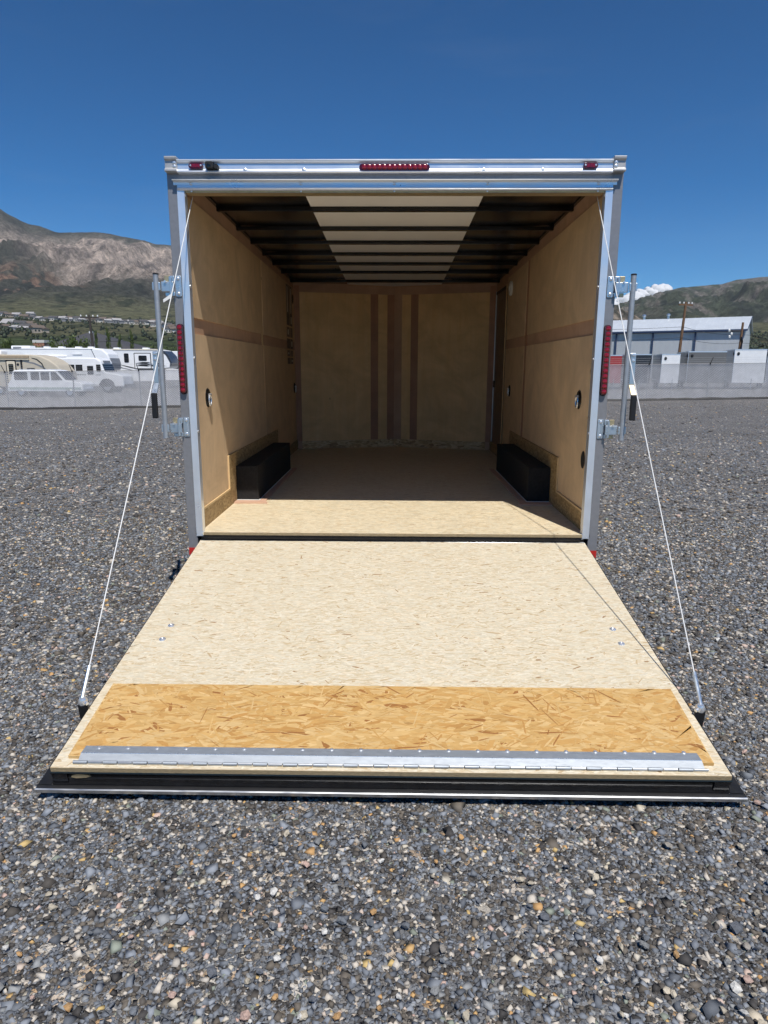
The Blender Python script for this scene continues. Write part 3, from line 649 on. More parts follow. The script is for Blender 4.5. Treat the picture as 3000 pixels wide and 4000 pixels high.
def heightfield(name, az, rr, hf, tf, mat):
    A, Q = np.meshgrid(az, rr); H = hf(A, Q); t = tf(A, Q, H)
    V = np.stack([Q*np.sin(A), Q*np.cos(A), H], -1).reshape(-1, 3); nr, na = A.shape
    i = np.arange(nr*na).reshape(nr, na)
    F = np.stack([i[:-1, :-1], i[:-1, 1:], i[1:, 1:], i[1:, :-1]], -1).reshape(-1, 4)
    return np_mesh(name, V, F, mat, None, t.reshape(-1, 3), True)
def terrain_mat():
    m, n, l, b = newmat('hillside_cover'); g = G(m); a = n.new('ShaderNodeAttribute'); a.attribute_name = 'tone'
    v = g.coord((1, 1, .6)); f = g.noise(v, .06, 7, .8); k = g.noise(v, .03, 6, .78, .6)
    col = g.mix(1., a.outputs['Color'], g.ramp(f, [(.34, .45), (.5, 1.2), (.66, 2.1)]), 'MULTIPLY')
    col = g.mix(g.ramp(k, [(.55, 0.), (.62, .5)]), col, (.040, .044, .036))
    l.new(col, b.inputs['Base Color']); b.inputs['Roughness'].default_value = .95; b.inputs['Specular IOR Level'].default_value = .05
    l.new(g.bump(f, 1., 26.), b.inputs['Normal']); return m
M['terrain'] = terrain_mat()
mt = heightfield('mountain', np.arange(R(-42), R(42), R(.115)), np.concatenate([np.linspace(95, 300, 12), np.linspace(320, RF, 100), np.linspace(RF+8, RR, 190), np.linspace(RR+40, RR+1200, 12)]), terr, mountain_tone, M['terrain'])
tag(mt, 'steep rocky mountain range with cream cliffs above green foothills', 'mountain', kind='structure')
def spur_h(az, r):
    E_ = np.interp(az, [a for a, e in SPUR], [e for a, e in SPUR]); u = np.clip((r-1000)/(1500-1000), 0, 1); hr = 1500*np.tan(E_)
    h = hr*(u**.8)+(fbm(r*az/60, r/60, 51, 4, True)-.5)*34*u+(fbm(r*az/18, r/18, 53, 3)-.5)*12*u
    return np.where(r > 1500, hr+(fbm(r*az/60, r/60, 51, 4, True)-.5)*34-(r-1500)*.6, h)-6
def spur_t(az, r, h):
    n = fbm(r*az/30, r/40, 61, 4, True); n3 = fbm(r*az/12, r/12, 63, 3)
    c = lerp((.085, .08, .06), (.34, .275, .215), sst(.45, .75, n)); return lerp(c, np.broadcast_to((.045, .05, .038), c.shape), sst(.55, .65, n3)*.7)
sp = heightfield('rocky_hill', np.arange(R(0), R(25), R(.14)), np.linspace(1000, 1800, 70), spur_h, spur_t, M['terrain'])
tag(sp, 'low tan rocky hill in front of the right hand mountain', 'hill', kind='structure')
vg = MB().add([(-9000, -9000, -1.6), (9000, -9000, -1.6), (9000, 9000, -1.6), (-9000, 9000, -1.6)], [(0, 1, 2, 3)]).build('valley_ground', simple('dry_grass', (.15, .14, .08), .9, 0, .3, .05))
tag(vg, 'flat dry grassland of the valley floor', 'ground', kind='structure')
def hit(px, py):
    d = ray(px, py); az = math.atan2(d[0], d[1]); sl_ = d[2]/math.hypot(d[0], d[1])
    rr = np.linspace(500, 2300, 260); hh = terr(np.full_like(rr, az), rr)
    k = np.nonzero(hh > CAM[2]+sl_*rr)[0]; r = rr[k[0]] if len(k) else 1400.
    return r*math.sin(az), r*math.cos(az), float(terr(np.array([az]), np.array([r]))[0])

# ------------------------------------------------------------------ cumulus behind the right ridge
def cloud():
    V = []; F = []; import bmesh
    bm = bmesh.new(); bmesh.ops.create_icosphere(bm, subdivisions=3, radius=1); bm.verts.ensure_lookup_table()
    v0 = np.array([v.co[:] for v in bm.verts]); f0 = np.array([[v.index for v in f.verts] for f in bm.faces]); bm.free()
    D = 9000
    blobs = [(2400, 1195, 40), (2440, 1180, 48), (2480, 1168, 46), (2510, 1152, 34), (2545, 1152, 40), (2575, 1135, 34), (2600, 1130, 32), (2420, 1172, 16), (2462, 1150, 18), (2498, 1132, 16), (2560, 1118, 18), (2585, 1112, 15), (2360, 1190, 36), (2320, 1200, 40), (2530, 1122, 13)]
    n = 0
    for px, py, rp in blobs:
        d = ray(px, py+8); p = CAM+d*D; s = rp*.85/FPX*D
        nz = 1+.8*(fbm(v0[:, 0]*2.6+px, v0[:, 1]*2.2+v0[:, 2]*3.1+py, 3, 5)-.5)
        V.append(p+v0*s*nz[:, None]*np.array([1.1, 1, .9])); F.append(f0+n); n += len(v0)
    m, nn, l, b = newmat('cloud_vapour'); b.inputs['Base Color'].default_value = (.60, .61, .63, 1); b.inputs['Roughness'].default_value = 1
    b.inputs['Subsurface Weight'].default_value = .0
    o = np_mesh('cloud', np.concatenate(V), np.concatenate(F), m, None, None, True)
    tag(o, 'white cumulus cloud rising behind the right hand ridge', 'cloud'); return o
cloud()

# ------------------------------------------------------------------ trees
M['leaf'] = attr_mat('leaves', .6, spec=.25); M['bark'] = simple('bark', (.09, .065, .045), .9, 0, .3, 6, (4, 4, 1))
def tree_meshes(name, kind, n, seed):
    """unit tree: crown about 1 wide and 1 high, returns trunk and crown meshes"""
    g = np.random.default_rng(seed)
    if kind == 'round':
        cl = [(g.normal(0, .19), g.normal(0, .19), g.uniform(.30, .88), g.uniform(.13, .24)) for _ in range(16)]
    elif kind == 'column':
        cl = [(g.normal(0, .07), g.normal(0, .07), t, (.17-.13*abs(t-.35)/.65)*g.uniform(.8, 1.2)+.03) for t in np.linspace(.1, .97, 15)]
    else:
        cl = [(g.uniform(-.42, .42), g.uniform(-.3, .3), g.uniform(.15, .75), g.uniform(.14, .26)) for _ in range(16)]
    cl = np.array(cl); k = g.integers(0, len(cl), n)
    d = g.normal(size=(n, 3)); d /= np.linalg.norm(d, axis=1)[:, None]
    c = cl[k, :3]+d*cl[k, 3:4]*g.uniform(.45, 1.08, (n, 1))
    a = g.normal(size=(n, 3)); a /= np.linalg.norm(a, axis=1)[:, None]; b = np.cross(a, d); b /= np.linalg.norm(b, axis=1)[:, None]+1e-9
    s = g.uniform(.022, .05, (n, 1))*(1 if kind != 'column' else .8)
    V = np.stack([c-a*s, c-b*s*.7, c+a*s, c+b*s*.7], 1).reshape(-1, 3); F = np.arange(4*n).reshape(n, 4)
    t = np.array([(.060, .088, .022), (.075, .105, .03), (.045, .07, .02), (.09, .115, .04)])[(k+g.integers(0, 2, n)) % 4]*g.uniform(.8, 1.2, (n, 1))
    crown = np_mesh('crown', V, F, M['leaf'], None, np.repeat(t, 4, 0))
    mb = MB().tube((0, 0, 0), (.01, 0, .5), .035, 8, .02)
    for i in range(6):
        q = cl[i*2 % len(cl)]; mb.tube((0, 0, .2+.05*i), tuple(q[:3]), .014, 5, .005)
    trunk = mb.build('trunk', M['bark'], None, True); return trunk, crown
PROT = {k: tree_meshes(k, k, n, i+3) for i, (k, n) in enumerate((('round', 1500), ('column', 900), ('bushy', 1400)))}
used_p = set()
def tree(name, label, kind, px, py, Y, wpx, group=None, base=None):
    top = at(px, py, Y); zb = gz(top[0], Y) if base is None else base
    if Y > 112: zb = -1.2
    h = top[2]-zb; wd = wpx/FPX*(Y-CAM[1])*(1.35 if kind == 'round' else 3.0 if kind == 'column' else 1.1)
    o = empty(name, (top[0], Y, zb), random.uniform(0, 6)); tag(o, label, 'tree' if kind != 'bushy' else 'bush', group)
    for i, m in enumerate(PROT[kind]):
        c = m if (kind, i) not in used_p else m.copy()
        if (kind, i) in used_p: COL.objects.link(c)
        used_p.add((kind, i)); c.parent = o; c.scale = (wd, wd, h)
    return o
tree('leafy_tree', 'rounded green tree in front of the dark hip roof', 'round', 285, 1302, 100, 62)
tree('leafy_tree', 'wide leafy tree left of the dark hip roof', 'round', 214, 1318, 100, 50)
tree('leafy_tree', 'low spreading tree beside the small brick building', 'bushy', 130, 1320, 102, 74)
tree('leafy_tree', 'small tree behind the white roof air conditioner', 'bushy', 82, 1324, 103, 50)
tree('leafy_tree', 'dark leafy tree at the left edge of the yard', 'round', 22, 1312, 108, 46)
tree('poplar_tree', 'slim tree close to the left utility pole', 'column', 373, 1296, 110, 15)
tree('poplar_tree', 'tallest slim columnar tree against the dark roof', 'column', 418, 1283, 111, 17)
tree('poplar_tree', 'short columnar tree right of the dark roof peak', 'column', 466, 1311, 110, 16)
tree('poplar_tree', 'slim columnar tree at the right end of the dark roof', 'column', 511, 1292, 114, 15)
FT = ['far tree right of the slim columnar trees', 'far tree left of the left lock bar', 'far tree just behind the left lock bar', 'far tree between the left lock bar and the trailer post', 'far tree hidden behind the left rear trailer post', 'far tree beside the small red brick building', 'far tree behind the beige travel trailer roof', 'far tree cut by the left picture edge']
for i, (px, py, Y, wp) in enumerate(((548, 1328, 150, 60), (590, 1322, 165, 60), (640, 1330, 160, 70), (690, 1326, 170, 60), (740, 1326, 170, 60), (165, 1330, 150, 60), (40, 1326, 150, 70), (-20, 1322, 150, 70))):
    tree('leafy_tree', FT[i], 'bushy', px, py, Y, wp, 'trees of the far tree line')
for i, (px, py, Y, wp) in enumerate(((2950, 1352, 150, 46), (2985, 1342, 160, 46), (3030, 1340, 160, 60))):
    tree('leafy_tree', ('dark leafy tree nearest the right end of the metal warehouse', 'taller dark tree right of the warehouse near the picture edge', 'dark tree cut off by the right picture edge')[i], 'bushy', px, py, Y, wp, 'trees right of the warehouse')
# far scrub and garden trees on the foothills
def scrub():
    V = []; F = []; Tn = []; n = 0
    oct_ = np.array([(1, 0, 0), (0, 1, 0), (-1, 0, 0), (0, -1, 0), (0, 0, 1.15), (0, 0, -.5), (.6, .6, .6), (-.6, -.6, .55)]); of = np.array([(0, 1, 4), (1, 2, 4), (2, 3, 4), (3, 0, 4), (1, 0, 5), (2, 1, 5), (3, 2, 5), (0, 3, 5), (0, 6, 1), (2, 7, 3), (6, 0, 4), (7, 2, 4)])
    spots = []
    for _ in range(190):
        x = random.uniform(-30, 690); spots.append((x, 1246+.028*x+random.gauss(0, 7)))
    for _ in range(130): spots.append((random.uniform(0, 170), random.gauss(1284, 9)))
    for _ in range(160): spots.append((random.uniform(-20, 700), random.uniform(1265, 1335)))
    for _ in range(130): spots.append((random.uniform(2930, 3060), random.uniform(1300, 1370)))
    for px, py in spots:
        x, y, z = hit(px, py); s = random.uniform(1.2, 3.0)
        jit = 1+rng.uniform(-.25, .25, (8, 1)); v = oct_*jit*np.array([s, s, s*random.uniform(.8, 1.4)])+np.array([x, y, z+s*.4])
        V.append(v); F.append(of+n); n += 8; Tn.append(np.tile(np.array([.034, .046, .026])*random.uniform(.7, 1.5), (8, 1)))
    o = np_mesh('far_scrub', np.concatenate(V), np.concatenate(F), M['leaf'], None, np.concatenate(Tn)); tag(o, 'dark green scrub and garden trees dotting the foothills', 'scrub', kind='stuff')
scrub()

# ------------------------------------------------------------------ hillside houses
HM = [simple('house_wall_white', (.62, .6, .56), .8), simple('house_wall_tan', (.42, .36, .29), .8), simple('house_wall_grey', (.26, .26, .27), .8)]
HR = [simple('house_roof_dark', (.07, .068, .07), .85), simple('house_roof_brown', (.13, .10, .08), .85), simple('house_roof_pale', (.34, .33, .33), .8)]
def house_meshes(k):
    wl_ = MB().box(-6, 6, -4.5, 4.5, -1, 4.6); wl_ = wl_.box(2.2, 8.5, -6.2, 1, -1, 3.4).build('wall', HM[k])
    rf = MB().prism([(-5.2, 4.6), (5.2, 4.6), (0, 7.6)], -6.6, 6.6, 'x').prism([(1.6, 3.4), (9.1, 3.4), (5.35, 5.4)], -6.9, 1.2, 'y').build('roof', HR[k])
    wn_ = [MB().box(x-.9, x+.9, -4.62, -4.5, 1.2, 2.9).build('window', M['glassdark']) for x in (-4, -.6)]
    return [wl_, rf]+wn_
HP = [house_meshes(k) for k in range(3)]; hused = set()
HL = ['white house with dark roof', 'tan house with brown roof', 'grey house with pale roof']
hs_spots = [(8, 1234), (26, 1238), (60, 1240), (90, 1246), (115, 1234), (128, 1249), (150, 1252), (168, 1253), (186, 1250), (205, 1252), (222, 1251), (240, 1254), (262, 1252), (280, 1255), (298, 1254), (318, 1256), (331, 1255), (352, 1258), (374, 1258), (396, 1258), (418, 1261), (440, 1261), (452, 1263), (480, 1263), (498, 1264), (520, 1267), (538, 1268), (556, 1268), (574, 1268), (590, 1267), (604, 1266), (618, 1268), (600, 1276), (630, 1277), (650, 1280), (668, 1286), (660, 1299), (676, 1300),
            (14, 1274), (18, 1284), (50, 1290), (72, 1276), (86, 1292), (96, 1290), (120, 1278), (126, 1291), (140, 1300), (30, 1272), (104, 1274)]
def house_row(px, py): return 'the upper left row' if px < 190 and py < 1262 else 'the lower left cluster' if px < 190 else 'the row left of the dark pole' if px < 350 else 'the row right of the dark pole' if px < 510 else 'the row by the left lock bar'
for i, (px, py) in enumerate(hs_spots):
    k = (i*7+i//3) % 3; x, y, z = hit(px, py); s = random.uniform(.7, 1.1)
    o = empty('house', (x, y, z-.5), math.atan2(x, y)*-1+random.uniform(-.7, .7)); cl_ = house_row(px, py); same = sorted(q for n_, q in enumerate(hs_spots) if (n_*7+n_//3) % 3 == k and house_row(*q) == cl_)
    nth = ('first', 'second', 'third', 'fourth', 'fifth', 'sixth', 'seventh')[same.index((px, py))]
    tag(o, nth+' '+HL[k]+' from left in '+cl_, 'house', ('white', 'tan', 'grey')[k]+' houses in '+cl_)
    for j, m in enumerate(HP[k]):
        c = m if (k, j) not in hused else m.copy()
        if (k, j) in hused: COL.objects.link(c)
        hused.add((k, j)); c.parent = o; c.scale = (s, s, s)

# ================================================================== fence
def fence():
    fx = lambda x: 32.5+.07*x
    o = empty('chain_link_fence', (0, 32.5, gz(0, 32.5))); z0 = o.location.z
    tag(o, 'galvanised chain link fence with barbed wire arms along the back of the yard', 'fence')
    L = lambda x, z, dy=0: (x, fx(x)-32.5+dy, gz(x, fx(x))+z-z0)
    m = simple('galvanised_wire', (.66, .66, .68), .5, .2, .12, 3); md = simple('fence_post_steel', (.27, .27, .28), .55, .5, .12, 3)
    H = 1.93; V = []; F = []; n = 0; wd = .0155
    xa, xb = -27., 26.
    for fam in (0, 1):
        for x in np.arange(xa-H*.8, xb, .085):
            x0, x1 = (x, x+H*.8) if fam == 0 else (x+H*.8, x)
            p = [L(x0, .06, -.012*fam), L(x1, H, -.012*fam)]
            q = []
            for (a, b, c) in p:
                q += [(a-wd, b, c), (a+wd, b, c), (a, b-.006, c)]
            V += q; F += [(n, n+1, n+4, n+3), (n+1, n+2, n+5, n+4), (n+2, n, n+3, n+5)]; n += 6
    w_ = np_mesh('wire_mesh', np.array(V), np.array(F), m, o); w_['kind'] = 'stuff'
    xs = np.arange(-23.6, 25, 3.4)
    pm = MB().tube((0, 0, -.3), (0, 0, 1.97), .03, 8)
    post = pm.build('post', md, o, True); am = MB().tube((0, 0, 1.93), (0, -.27, 2.28), .018, 6).tube((0, 0, 1.90), (0, 0, 1.99), .036, 8)
    arm = am.build('barbed_wire_arm', M['rubber'], o)
    for i, x in enumerate(xs):
        for src in (post, arm):
            c = src if i == 0 else linked(src, o)
            c.location = L(x, 0, .04 if src is post else 0)
    for z, dy, r, nm in ((1.945, 0, .016, 'top_rail'), (2.05, -.09, .0032, 'barbed_wire'), (2.15, -.17, .0032, 'barbed_wire'), (2.26, -.255, .0032, 'barbed_wire')):
        MB().path([L(x, z, dy) for x in np.arange(xa, xb+.1, 3.4)], r, 6).build(nm, md if nm != 'barbed_wire' else M['galv'], o)
    # added dark strip standing in for the dark gap under the mesh
    pts = np.arange(xa, xb, .5); V = []; F = []
    for i, x in enumerate(pts):
        hgt = .09+.05*random.random(); V += [L(x, -.05, -.03), L(x, hgt, -.02), L(x, hgt, .02), L(x, -.05, .03)]
        if i: k = 4*i; F += [(k-4, k, k+1, k-3), (k-3, k+1, k+2, k-2), (k-2, k+2, k+3, k-1)]
    np_mesh('dark_gap_strip', np.array(V), np.array(F), M['rubber'], o)
fence()

# ================================================================== vehicles behind the fence
VW = simple('vehicle_white', (.86, .865, .87), .35, 0, .03, 1.2, coat=.3); VB = simple('vehicle_beige', (.52, .46, .36), .5, 0, .05, 2)
VK = simple('vehicle_black', (.014, .014, .016), .4); VG = simple('vehicle_grey', (.20, .21, .23), .4); VD = simple('vehicle_dark_cap', (.045, .05, .065), .3)
VT = simple('vehicle_tan_awning', (.36, .28, .19), .7); VS = simple('vehicle_sage_stripe', (.33, .40, .36), .5); VC = simple('vehicle_cream', (.70, .62, .48), .5)
GL = M['glassdark']
def wheel(par, x, y, r, s, wdt=.24):
    t = MB().lathe([(r*.6, 0), (r*.95, .01), (r, .05), (r, wdt-.05), (r*.95, wdt-.01), (r*.6, wdt)], (x, y-wdt/2, r), 'y', 22).build('wheel', M['rubber'], par, True)
    MB().lathe([(r*.6, 0), (r*.5, s*.04), (r*.2, s*.015), (.01, s*.02)], (x, y+s*wdt/2, r), 'y', 16).build('rim', M['alu_dull'], t, True)
def panel(par, name, mat, x0, x1, z0, z1, y, th=.02, r=.06, frame=None):
    p = MB().prism(rrect((x0+x1)/2, (z0+z1)/2, x1-x0, z1-z0, min(r, (x1-x0)/2.1, (z1-z0)/2.1), 3), y-th, y+.01, 'y').build(name, mat, par)
    if frame: MB().prism(rrect((x0+x1)/2, (z0+z1)/2, x1-x0+.16, z1-z0+.16, .08, 3), y-th*.5, y+.012, 'y').build('frame', frame, p)
    return p
def poly(par, name, mat, pts, y, th=.012): return MB().prism(pts, y-th, y+.008, 'y').build(name, mat, par)
def vehicle(name, label, cat, x, y, prof, width, mat, rz=0, bev=.06):
    o = empty(name, (x, y, gz(x, y)-.02), rz); tag(o, label, cat)
    MB().prism(prof, 0, width, 'y').build('body', mat, o, bevel=bev); return o
# SUV
o = vehicle('suv', 'white boxy SUV with sage lower stripe parked just behind the fence', 'car', -28.65, 46, [(0, .42), (0, .95), (.06, 1.05), (.2, 1.15), (.45, 1.88), (.62, 1.95), (3.45, 1.97), (3.72, 1.90), (4.3, 1.22), (5.35, 1.10), (5.52, .95), (5.55, .42)], 1.95, VW)
for a, b in ((.55, 1.55), (1.78, 2.42), (2.52, 3.16)): panel(o, 'window', GL, a, b, 1.24, 1.82, 0, .012)
MB().prism([(3.3, 1.24), (4.12, 1.24), (3.66, 1.82), (3.3, 1.82)], -.012, .01, 'y').build('window', GL, o)
MB().add([(3.76, .12, 1.86), (4.29, .12, 1.25), (4.29, 1.83, 1.25), (3.76, 1.83, 1.86), (3.79, .12, 1.88), (4.32, .12, 1.27), (4.32, 1.83, 1.27), (3.79, 1.83, 1.88)], [(0, 1, 2, 3), (7, 6, 5, 4), (0, 4, 5, 1), (2, 6, 7, 3), (1, 5, 6, 2), (0, 3, 7, 4)]).build('windscreen', GL, o)
box('stripe', VS, o, .1, 5.45, -.011, .01, .55, .72); box('bumper', M['alu_dull'], o, 5.53, 5.66, .05, 1.9, .42, .62, .03); box('bumper', M['alu_dull'], o, -.1, .02, .05, 1.9, .42, .62, .03)
for x in (.95, 4.58): wheel(o, x, .12, .37, -1); wheel(o, x, 1.83, .37, 1)
for x in (.9, 1.7, 2.5, 3.2): MB().box(x-.02, x+.02, .15, 1.8, 1.98, 2.03).build('roof_rack_bar', VW, o)
for y_ in (.3, 1.65): box('headlight', M['white'], o, 5.53, 5.57, y_-.16, y_+.16, .78, .95, .02)
# short-hood school bus
o = vehicle('school_bus', 'white short nosed school bus with black side windows', 'bus', -33.0, 54, [(0, .55), (0, 2.6), (.12, 2.86), (.4, 2.97), (7.0, 2.97), (7.6, 2.93), (7.95, 2.70), (8.2, 1.78), (9.3, 1.62), (9.75, 1.45), (9.8, .55)], 2.35, VW, bev=.1)
for i in range(9): panel(o, 'window', GL, .35+i*.68, .93+i*.68, 1.86, 2.38, 0, .012, .04)
panel(o, 'entry_door', VW, 6.62, 7.45, .75, 2.40, 0, .03, .04); panel(o, 'door_window', GL, 6.78, 7.3, 1.55, 2.28, -.03, .012, .04)
panel(o, 'window', GL, 7.55, 7.93, 1.8, 2.4, 0, .012, .05)
MB().add([(8.0, .15, 2.45), (8.22, .15, 1.80), (8.22, 2.2, 1.80), (8.0, 2.2, 2.45), (8.03, .15, 2.46), (8.25, .15, 1.82), (8.25, 2.2, 1.82), (8.03, 2.2, 2.46)], [(0, 1, 2, 3), (7, 6, 5, 4), (0, 4, 5, 1), (2, 6, 7, 3), (1, 5, 6, 2), (0, 3, 7, 4)]).build('windscreen', GL, o)
MB().add([(7.93, .5, 2.72), (7.99, .5, 2.50), (7.99, 1.85, 2.50), (7.93, 1.85, 2.72), (8.0, .5, 2.73), (8.05, .5, 2.51), (8.05, 1.85, 2.51), (8.0, 1.85, 2.73)], [(0, 1, 2, 3), (7, 6, 5, 4), (0, 4, 5, 1), (2, 6, 7, 3), (1, 5, 6, 2), (0, 3, 7, 4)]).build('destination_panel', VG, o)
poly(o, 'wheel_arch', VK, [(8.35+.68*math.cos(a), .55+.68*math.sin(a)) for a in np.linspace(0, math.pi, 14)], 0)
for x in (1.9, 8.35): wheel(o, x, .2, .5, -1, .28); wheel(o, x, 2.15, .5, 1, .28)
box('bumper', VK, o, 9.8, 9.95, .1, 2.25, .5, .75, .02); box('roof_hatch', VW, o, 2.8, 3.6, .8, 1.6, 2.96, 3.06, .02); box('rub_rail', VK, o, .1, 7.9, -.012, .01, 1.5, 1.56)
for y_ in (.35, 2.0): box('headlight', M['white'], o, 9.79, 9.83, y_-.15, y_+.15, 1.0, 1.25, .02)
# beige travel trailer
o = vehicle('travel_trailer', 'beige travel trailer with tan awning and dark curved pinstripes', 'trailer', -35.2, 49, [(0, .6), (0, 3.05), (.2, 3.12), (6.9, 3.12), (7.6, 3.02), (8.3, 2.72), (8.85, 2.30), (9.25, 1.75), (9.35, .9), (9.2, .6)], 2.4, VB, bev=.08)
box('awning', VT, o, .2, 6.75, -.13, .01, 2.82, 3.06, .04); box('awning_rail', VC, o, .2, 6.75, -.10, -.0, 2.74, 2.815)
box('awning_arm', VK, o, 6.05, 6.17, -.07, .01, .8, 2.8); box('awning_arm', VK, o, .6, .72, -.07, .01, .8, 2.8)
panel(o, 'entry_door', VC, 4.95, 5.6, .75, 2.62, 0, .035, .08, VK); panel(o, 'door_window', GL, 5.08, 5.47, 1.65, 2.4, -.035, .012)
panel(o, 'window', GL, 6.55, 7.05, 1.62, 2.02, 0, .02, .1, VK); panel(o, 'window', GL, 3.2, 4.1, 1.6, 2.3, 0, .02, .1, VK)
MB().lathe([(.1, 0), (.1, -.02), (.01, -.025)], (5.82, 0, 2.36), 'y', 14).build('vent_port', VK, o)
poly(o, 'pinstripe', VG, [(6.3, 2.62), (7.1, 2.52), (7.8, 2.22), (8.3, 1.75), (8.18, 1.72), (7.7, 2.12), (7.05, 2.42), (6.3, 2.58)], 0)
poly(o, 'pinstripe', VK, [(6.95, 2.88), (7.35, 2.80), (7.75, 2.45), (8.0, 1.75), (7.93, 1.75), (7.66, 2.42), (7.3, 2.73), (6.95, 2.83)], 0)
MB().prism([(7.95, 2.80), (8.28, 2.66), (8.84, 2.25), (9.16, 1.80), (9.10, 1.78), (8.77, 2.2), (8.22, 2.6), (7.92, 2.74)], .3, 2.1, 'y').build('nose_panel', VW, o); o.children[-1].location.x = .1
for x in (3.3, 4.2): wheel(o, x, .1, .36, -1)
box('roof_air_conditioner', VW, o, 3.0, 4.2, .7, 1.6, 3.12, 3.42, .06); box('hitch', VK, o, 9.2, 10.4, 1.1, 1.3, .5, .62)
# white fifth wheel
o = vehicle('fifth_wheel_trailer', 'tall white fifth wheel trailer with rounded raised nose', 'trailer', -39.2, 60, [(0, .7), (0, 3.6), (.6, 3.68), (5.4, 3.92), (10.9, 3.92), (11.8, 3.82), (12.3, 3.35), (12.55, 2.5), (12.5, 1.9), (10.2, 1.75), (10.0, .7)], 2.45, VW, bev=.12)
box('roof_edge', VG, o, .4, 10.9, -.012, .01, 3.78, 3.83); box('awning_tube', VW, o, 4.4, 8.4, -.16, .01, 3.05, 3.2, .05); box('awning_shade', VG, o, 4.4, 8.4, -.10, .0, 2.99, 3.045)
box('roof_air_conditioner', VW, o, 2.9, 4.7, .6, 1.7, 3.70, 4.12, .08); box('ac_grille', VG, o, 3.1, 3.9, .58, .605, 3.82, 4.02)
for x in (6.2, 7.6, 9.2, 10.4): box('roof_vent', VW, o, x-.25, x+.25, .7, 1.2, 3.92, 4.05, .03)
poly(o, 'nose_graphic', VG, [(12.0, 2.5), (12.5, 2.75), (12.54, 2.5), (12.48, 2.05), (12.1, 1.95)], 0); MB().prism([(12.52, 2.0), (12.58, 2.5), (12.45, 3.0), (12.4, 3.0), (12.4, 2.0)], .15, 2.3, 'y').build('nose_shield', VG, o)
poly(o, 'nose_seam', VG, [(10.75, 3.8), (10.82, 3.8), (11.4, 2.4), (11.33, 2.4)], 0)
panel(o, 'window', GL, 8.7, 9.5, 2.4, 2.9, 0, .012); panel(o, 'roof_marker', VW, 9.0, 9.9, 3.3, 3.42, 0, .05)
for x in (4.0, 5.0): wheel(o, x, .1, .4, -1)
# white toy hauler with black graphics
o = vehicle('toy_hauler', 'white fifth wheel camper with black framed slide out and swoosh graphics', 'trailer', -31.6, 66, [(0, .7), (0, 3.9), (.2, 3.98), (7.2, 3.98), (7.9, 3.86), (8.35, 3.35), (8.68, 2.55), (8.5, 2.1), (7.2, 1.95), (6.9, .7)], 2.5, VW, bev=.08)
box('roof_edge', VC, o, 0, 7.4, -.015, .01, 3.86, 3.965); box('roof_line', VG, o, 0, 7.3, -.012, .01, 3.79, 3.82)
panel(o, 'entry_door', VW, 2.2, 2.9, 1.2, 3.28, 0, .03, .03, VK); panel(o, 'door_window', GL, 2.25, 2.5, 2.0, 2.9, -.03, .012)
panel(o, 'window', GL, 3.85, 4.33, 2.62, 3.54, 0, .02, .1); sl_ = panel(o, 'slide_out', VW, 4.95, 6.55, 2.05, 3.52, 0, .05, .03, VK); panel(o, 'window', GL, 5.35, 6.2, 2.80, 3.33, -.05, .02, .1)
for i, (a, b, c) in enumerate(((5.0, 2.55, .10), (5.15, 2.42, .08), (5.0, 2.30, .07))): poly(o, 'swoosh_graphic', VG if i == 1 else VK, [(a, b), (a+.75, b+.14), (a+1.6, b+.12), (a+1.15, b-.02), (a+1.5, b-.09), (a+.6, b-.03)], -.05)
poly(o, 'swoosh_graphic', VK, [(3.2, 2.45), (4.1, 2.28), (5.4, 1.98), (6.9, 2.05), (6.9, 1.9), (5.3, 1.9), (4.0, 2.2)], 0); poly(o, 'swoosh_graphic', VG, [(2.95, 2.35), (3.7, 2.1), (4.8, 1.85), (4.6, 1.83), (3.5, 2.05)], 0)
poly(o, 'swoosh_graphic', VK, [(6.5, 2.3), (7.2, 2.62), (7.9, 2.6), (7.2, 2.4), (8.2, 2.3), (7.0, 2.18)], 0)
MB().prism([(7.75, 3.84), (8.0, 3.80), (8.42, 3.35), (8.74, 2.6), (8.62, 2.25), (8.5, 2.25), (8.55, 2.6), (8.2, 3.3), (7.7, 3.8)], -.015, 2.52, 'y').build('nose_cap', VD, o)
for x in (2.9, 5.9): box('roof_vent', VW, o, x-.3, x+.3, .5, 1.1, 3.98, 4.12, .04)
for x in (2.6, 3.5): wheel(o, x, .1, .4, -1)
o = vehicle('camper_trailer', 'white camper half hidden behind the trailer post with dark lower swoosh', 'trailer', -26.0, 73, [(0, .7), (0, 3.9), (6.5, 4.0), (7.2, 3.4), (7.3, 2.0), (5.8, 1.8), (5.8, .7)], 2.5, VW)
poly(o, 'swoosh_graphic', VK, [(.6, 2.05), (1.8, 2.3), (3.2, 2.15), (4.4, 1.85), (2.0, 1.95)], 0); poly(o, 'swoosh_graphic', VG, [(.4, 2.35), (1.5, 2.55), (2.6, 2.5), (1.4, 2.42)], 0); panel(o, 'window', GL, 3.6, 4.6, 2.6, 3.2, 0, .012)
wheel(o, 2.6, .1, .4, -1)
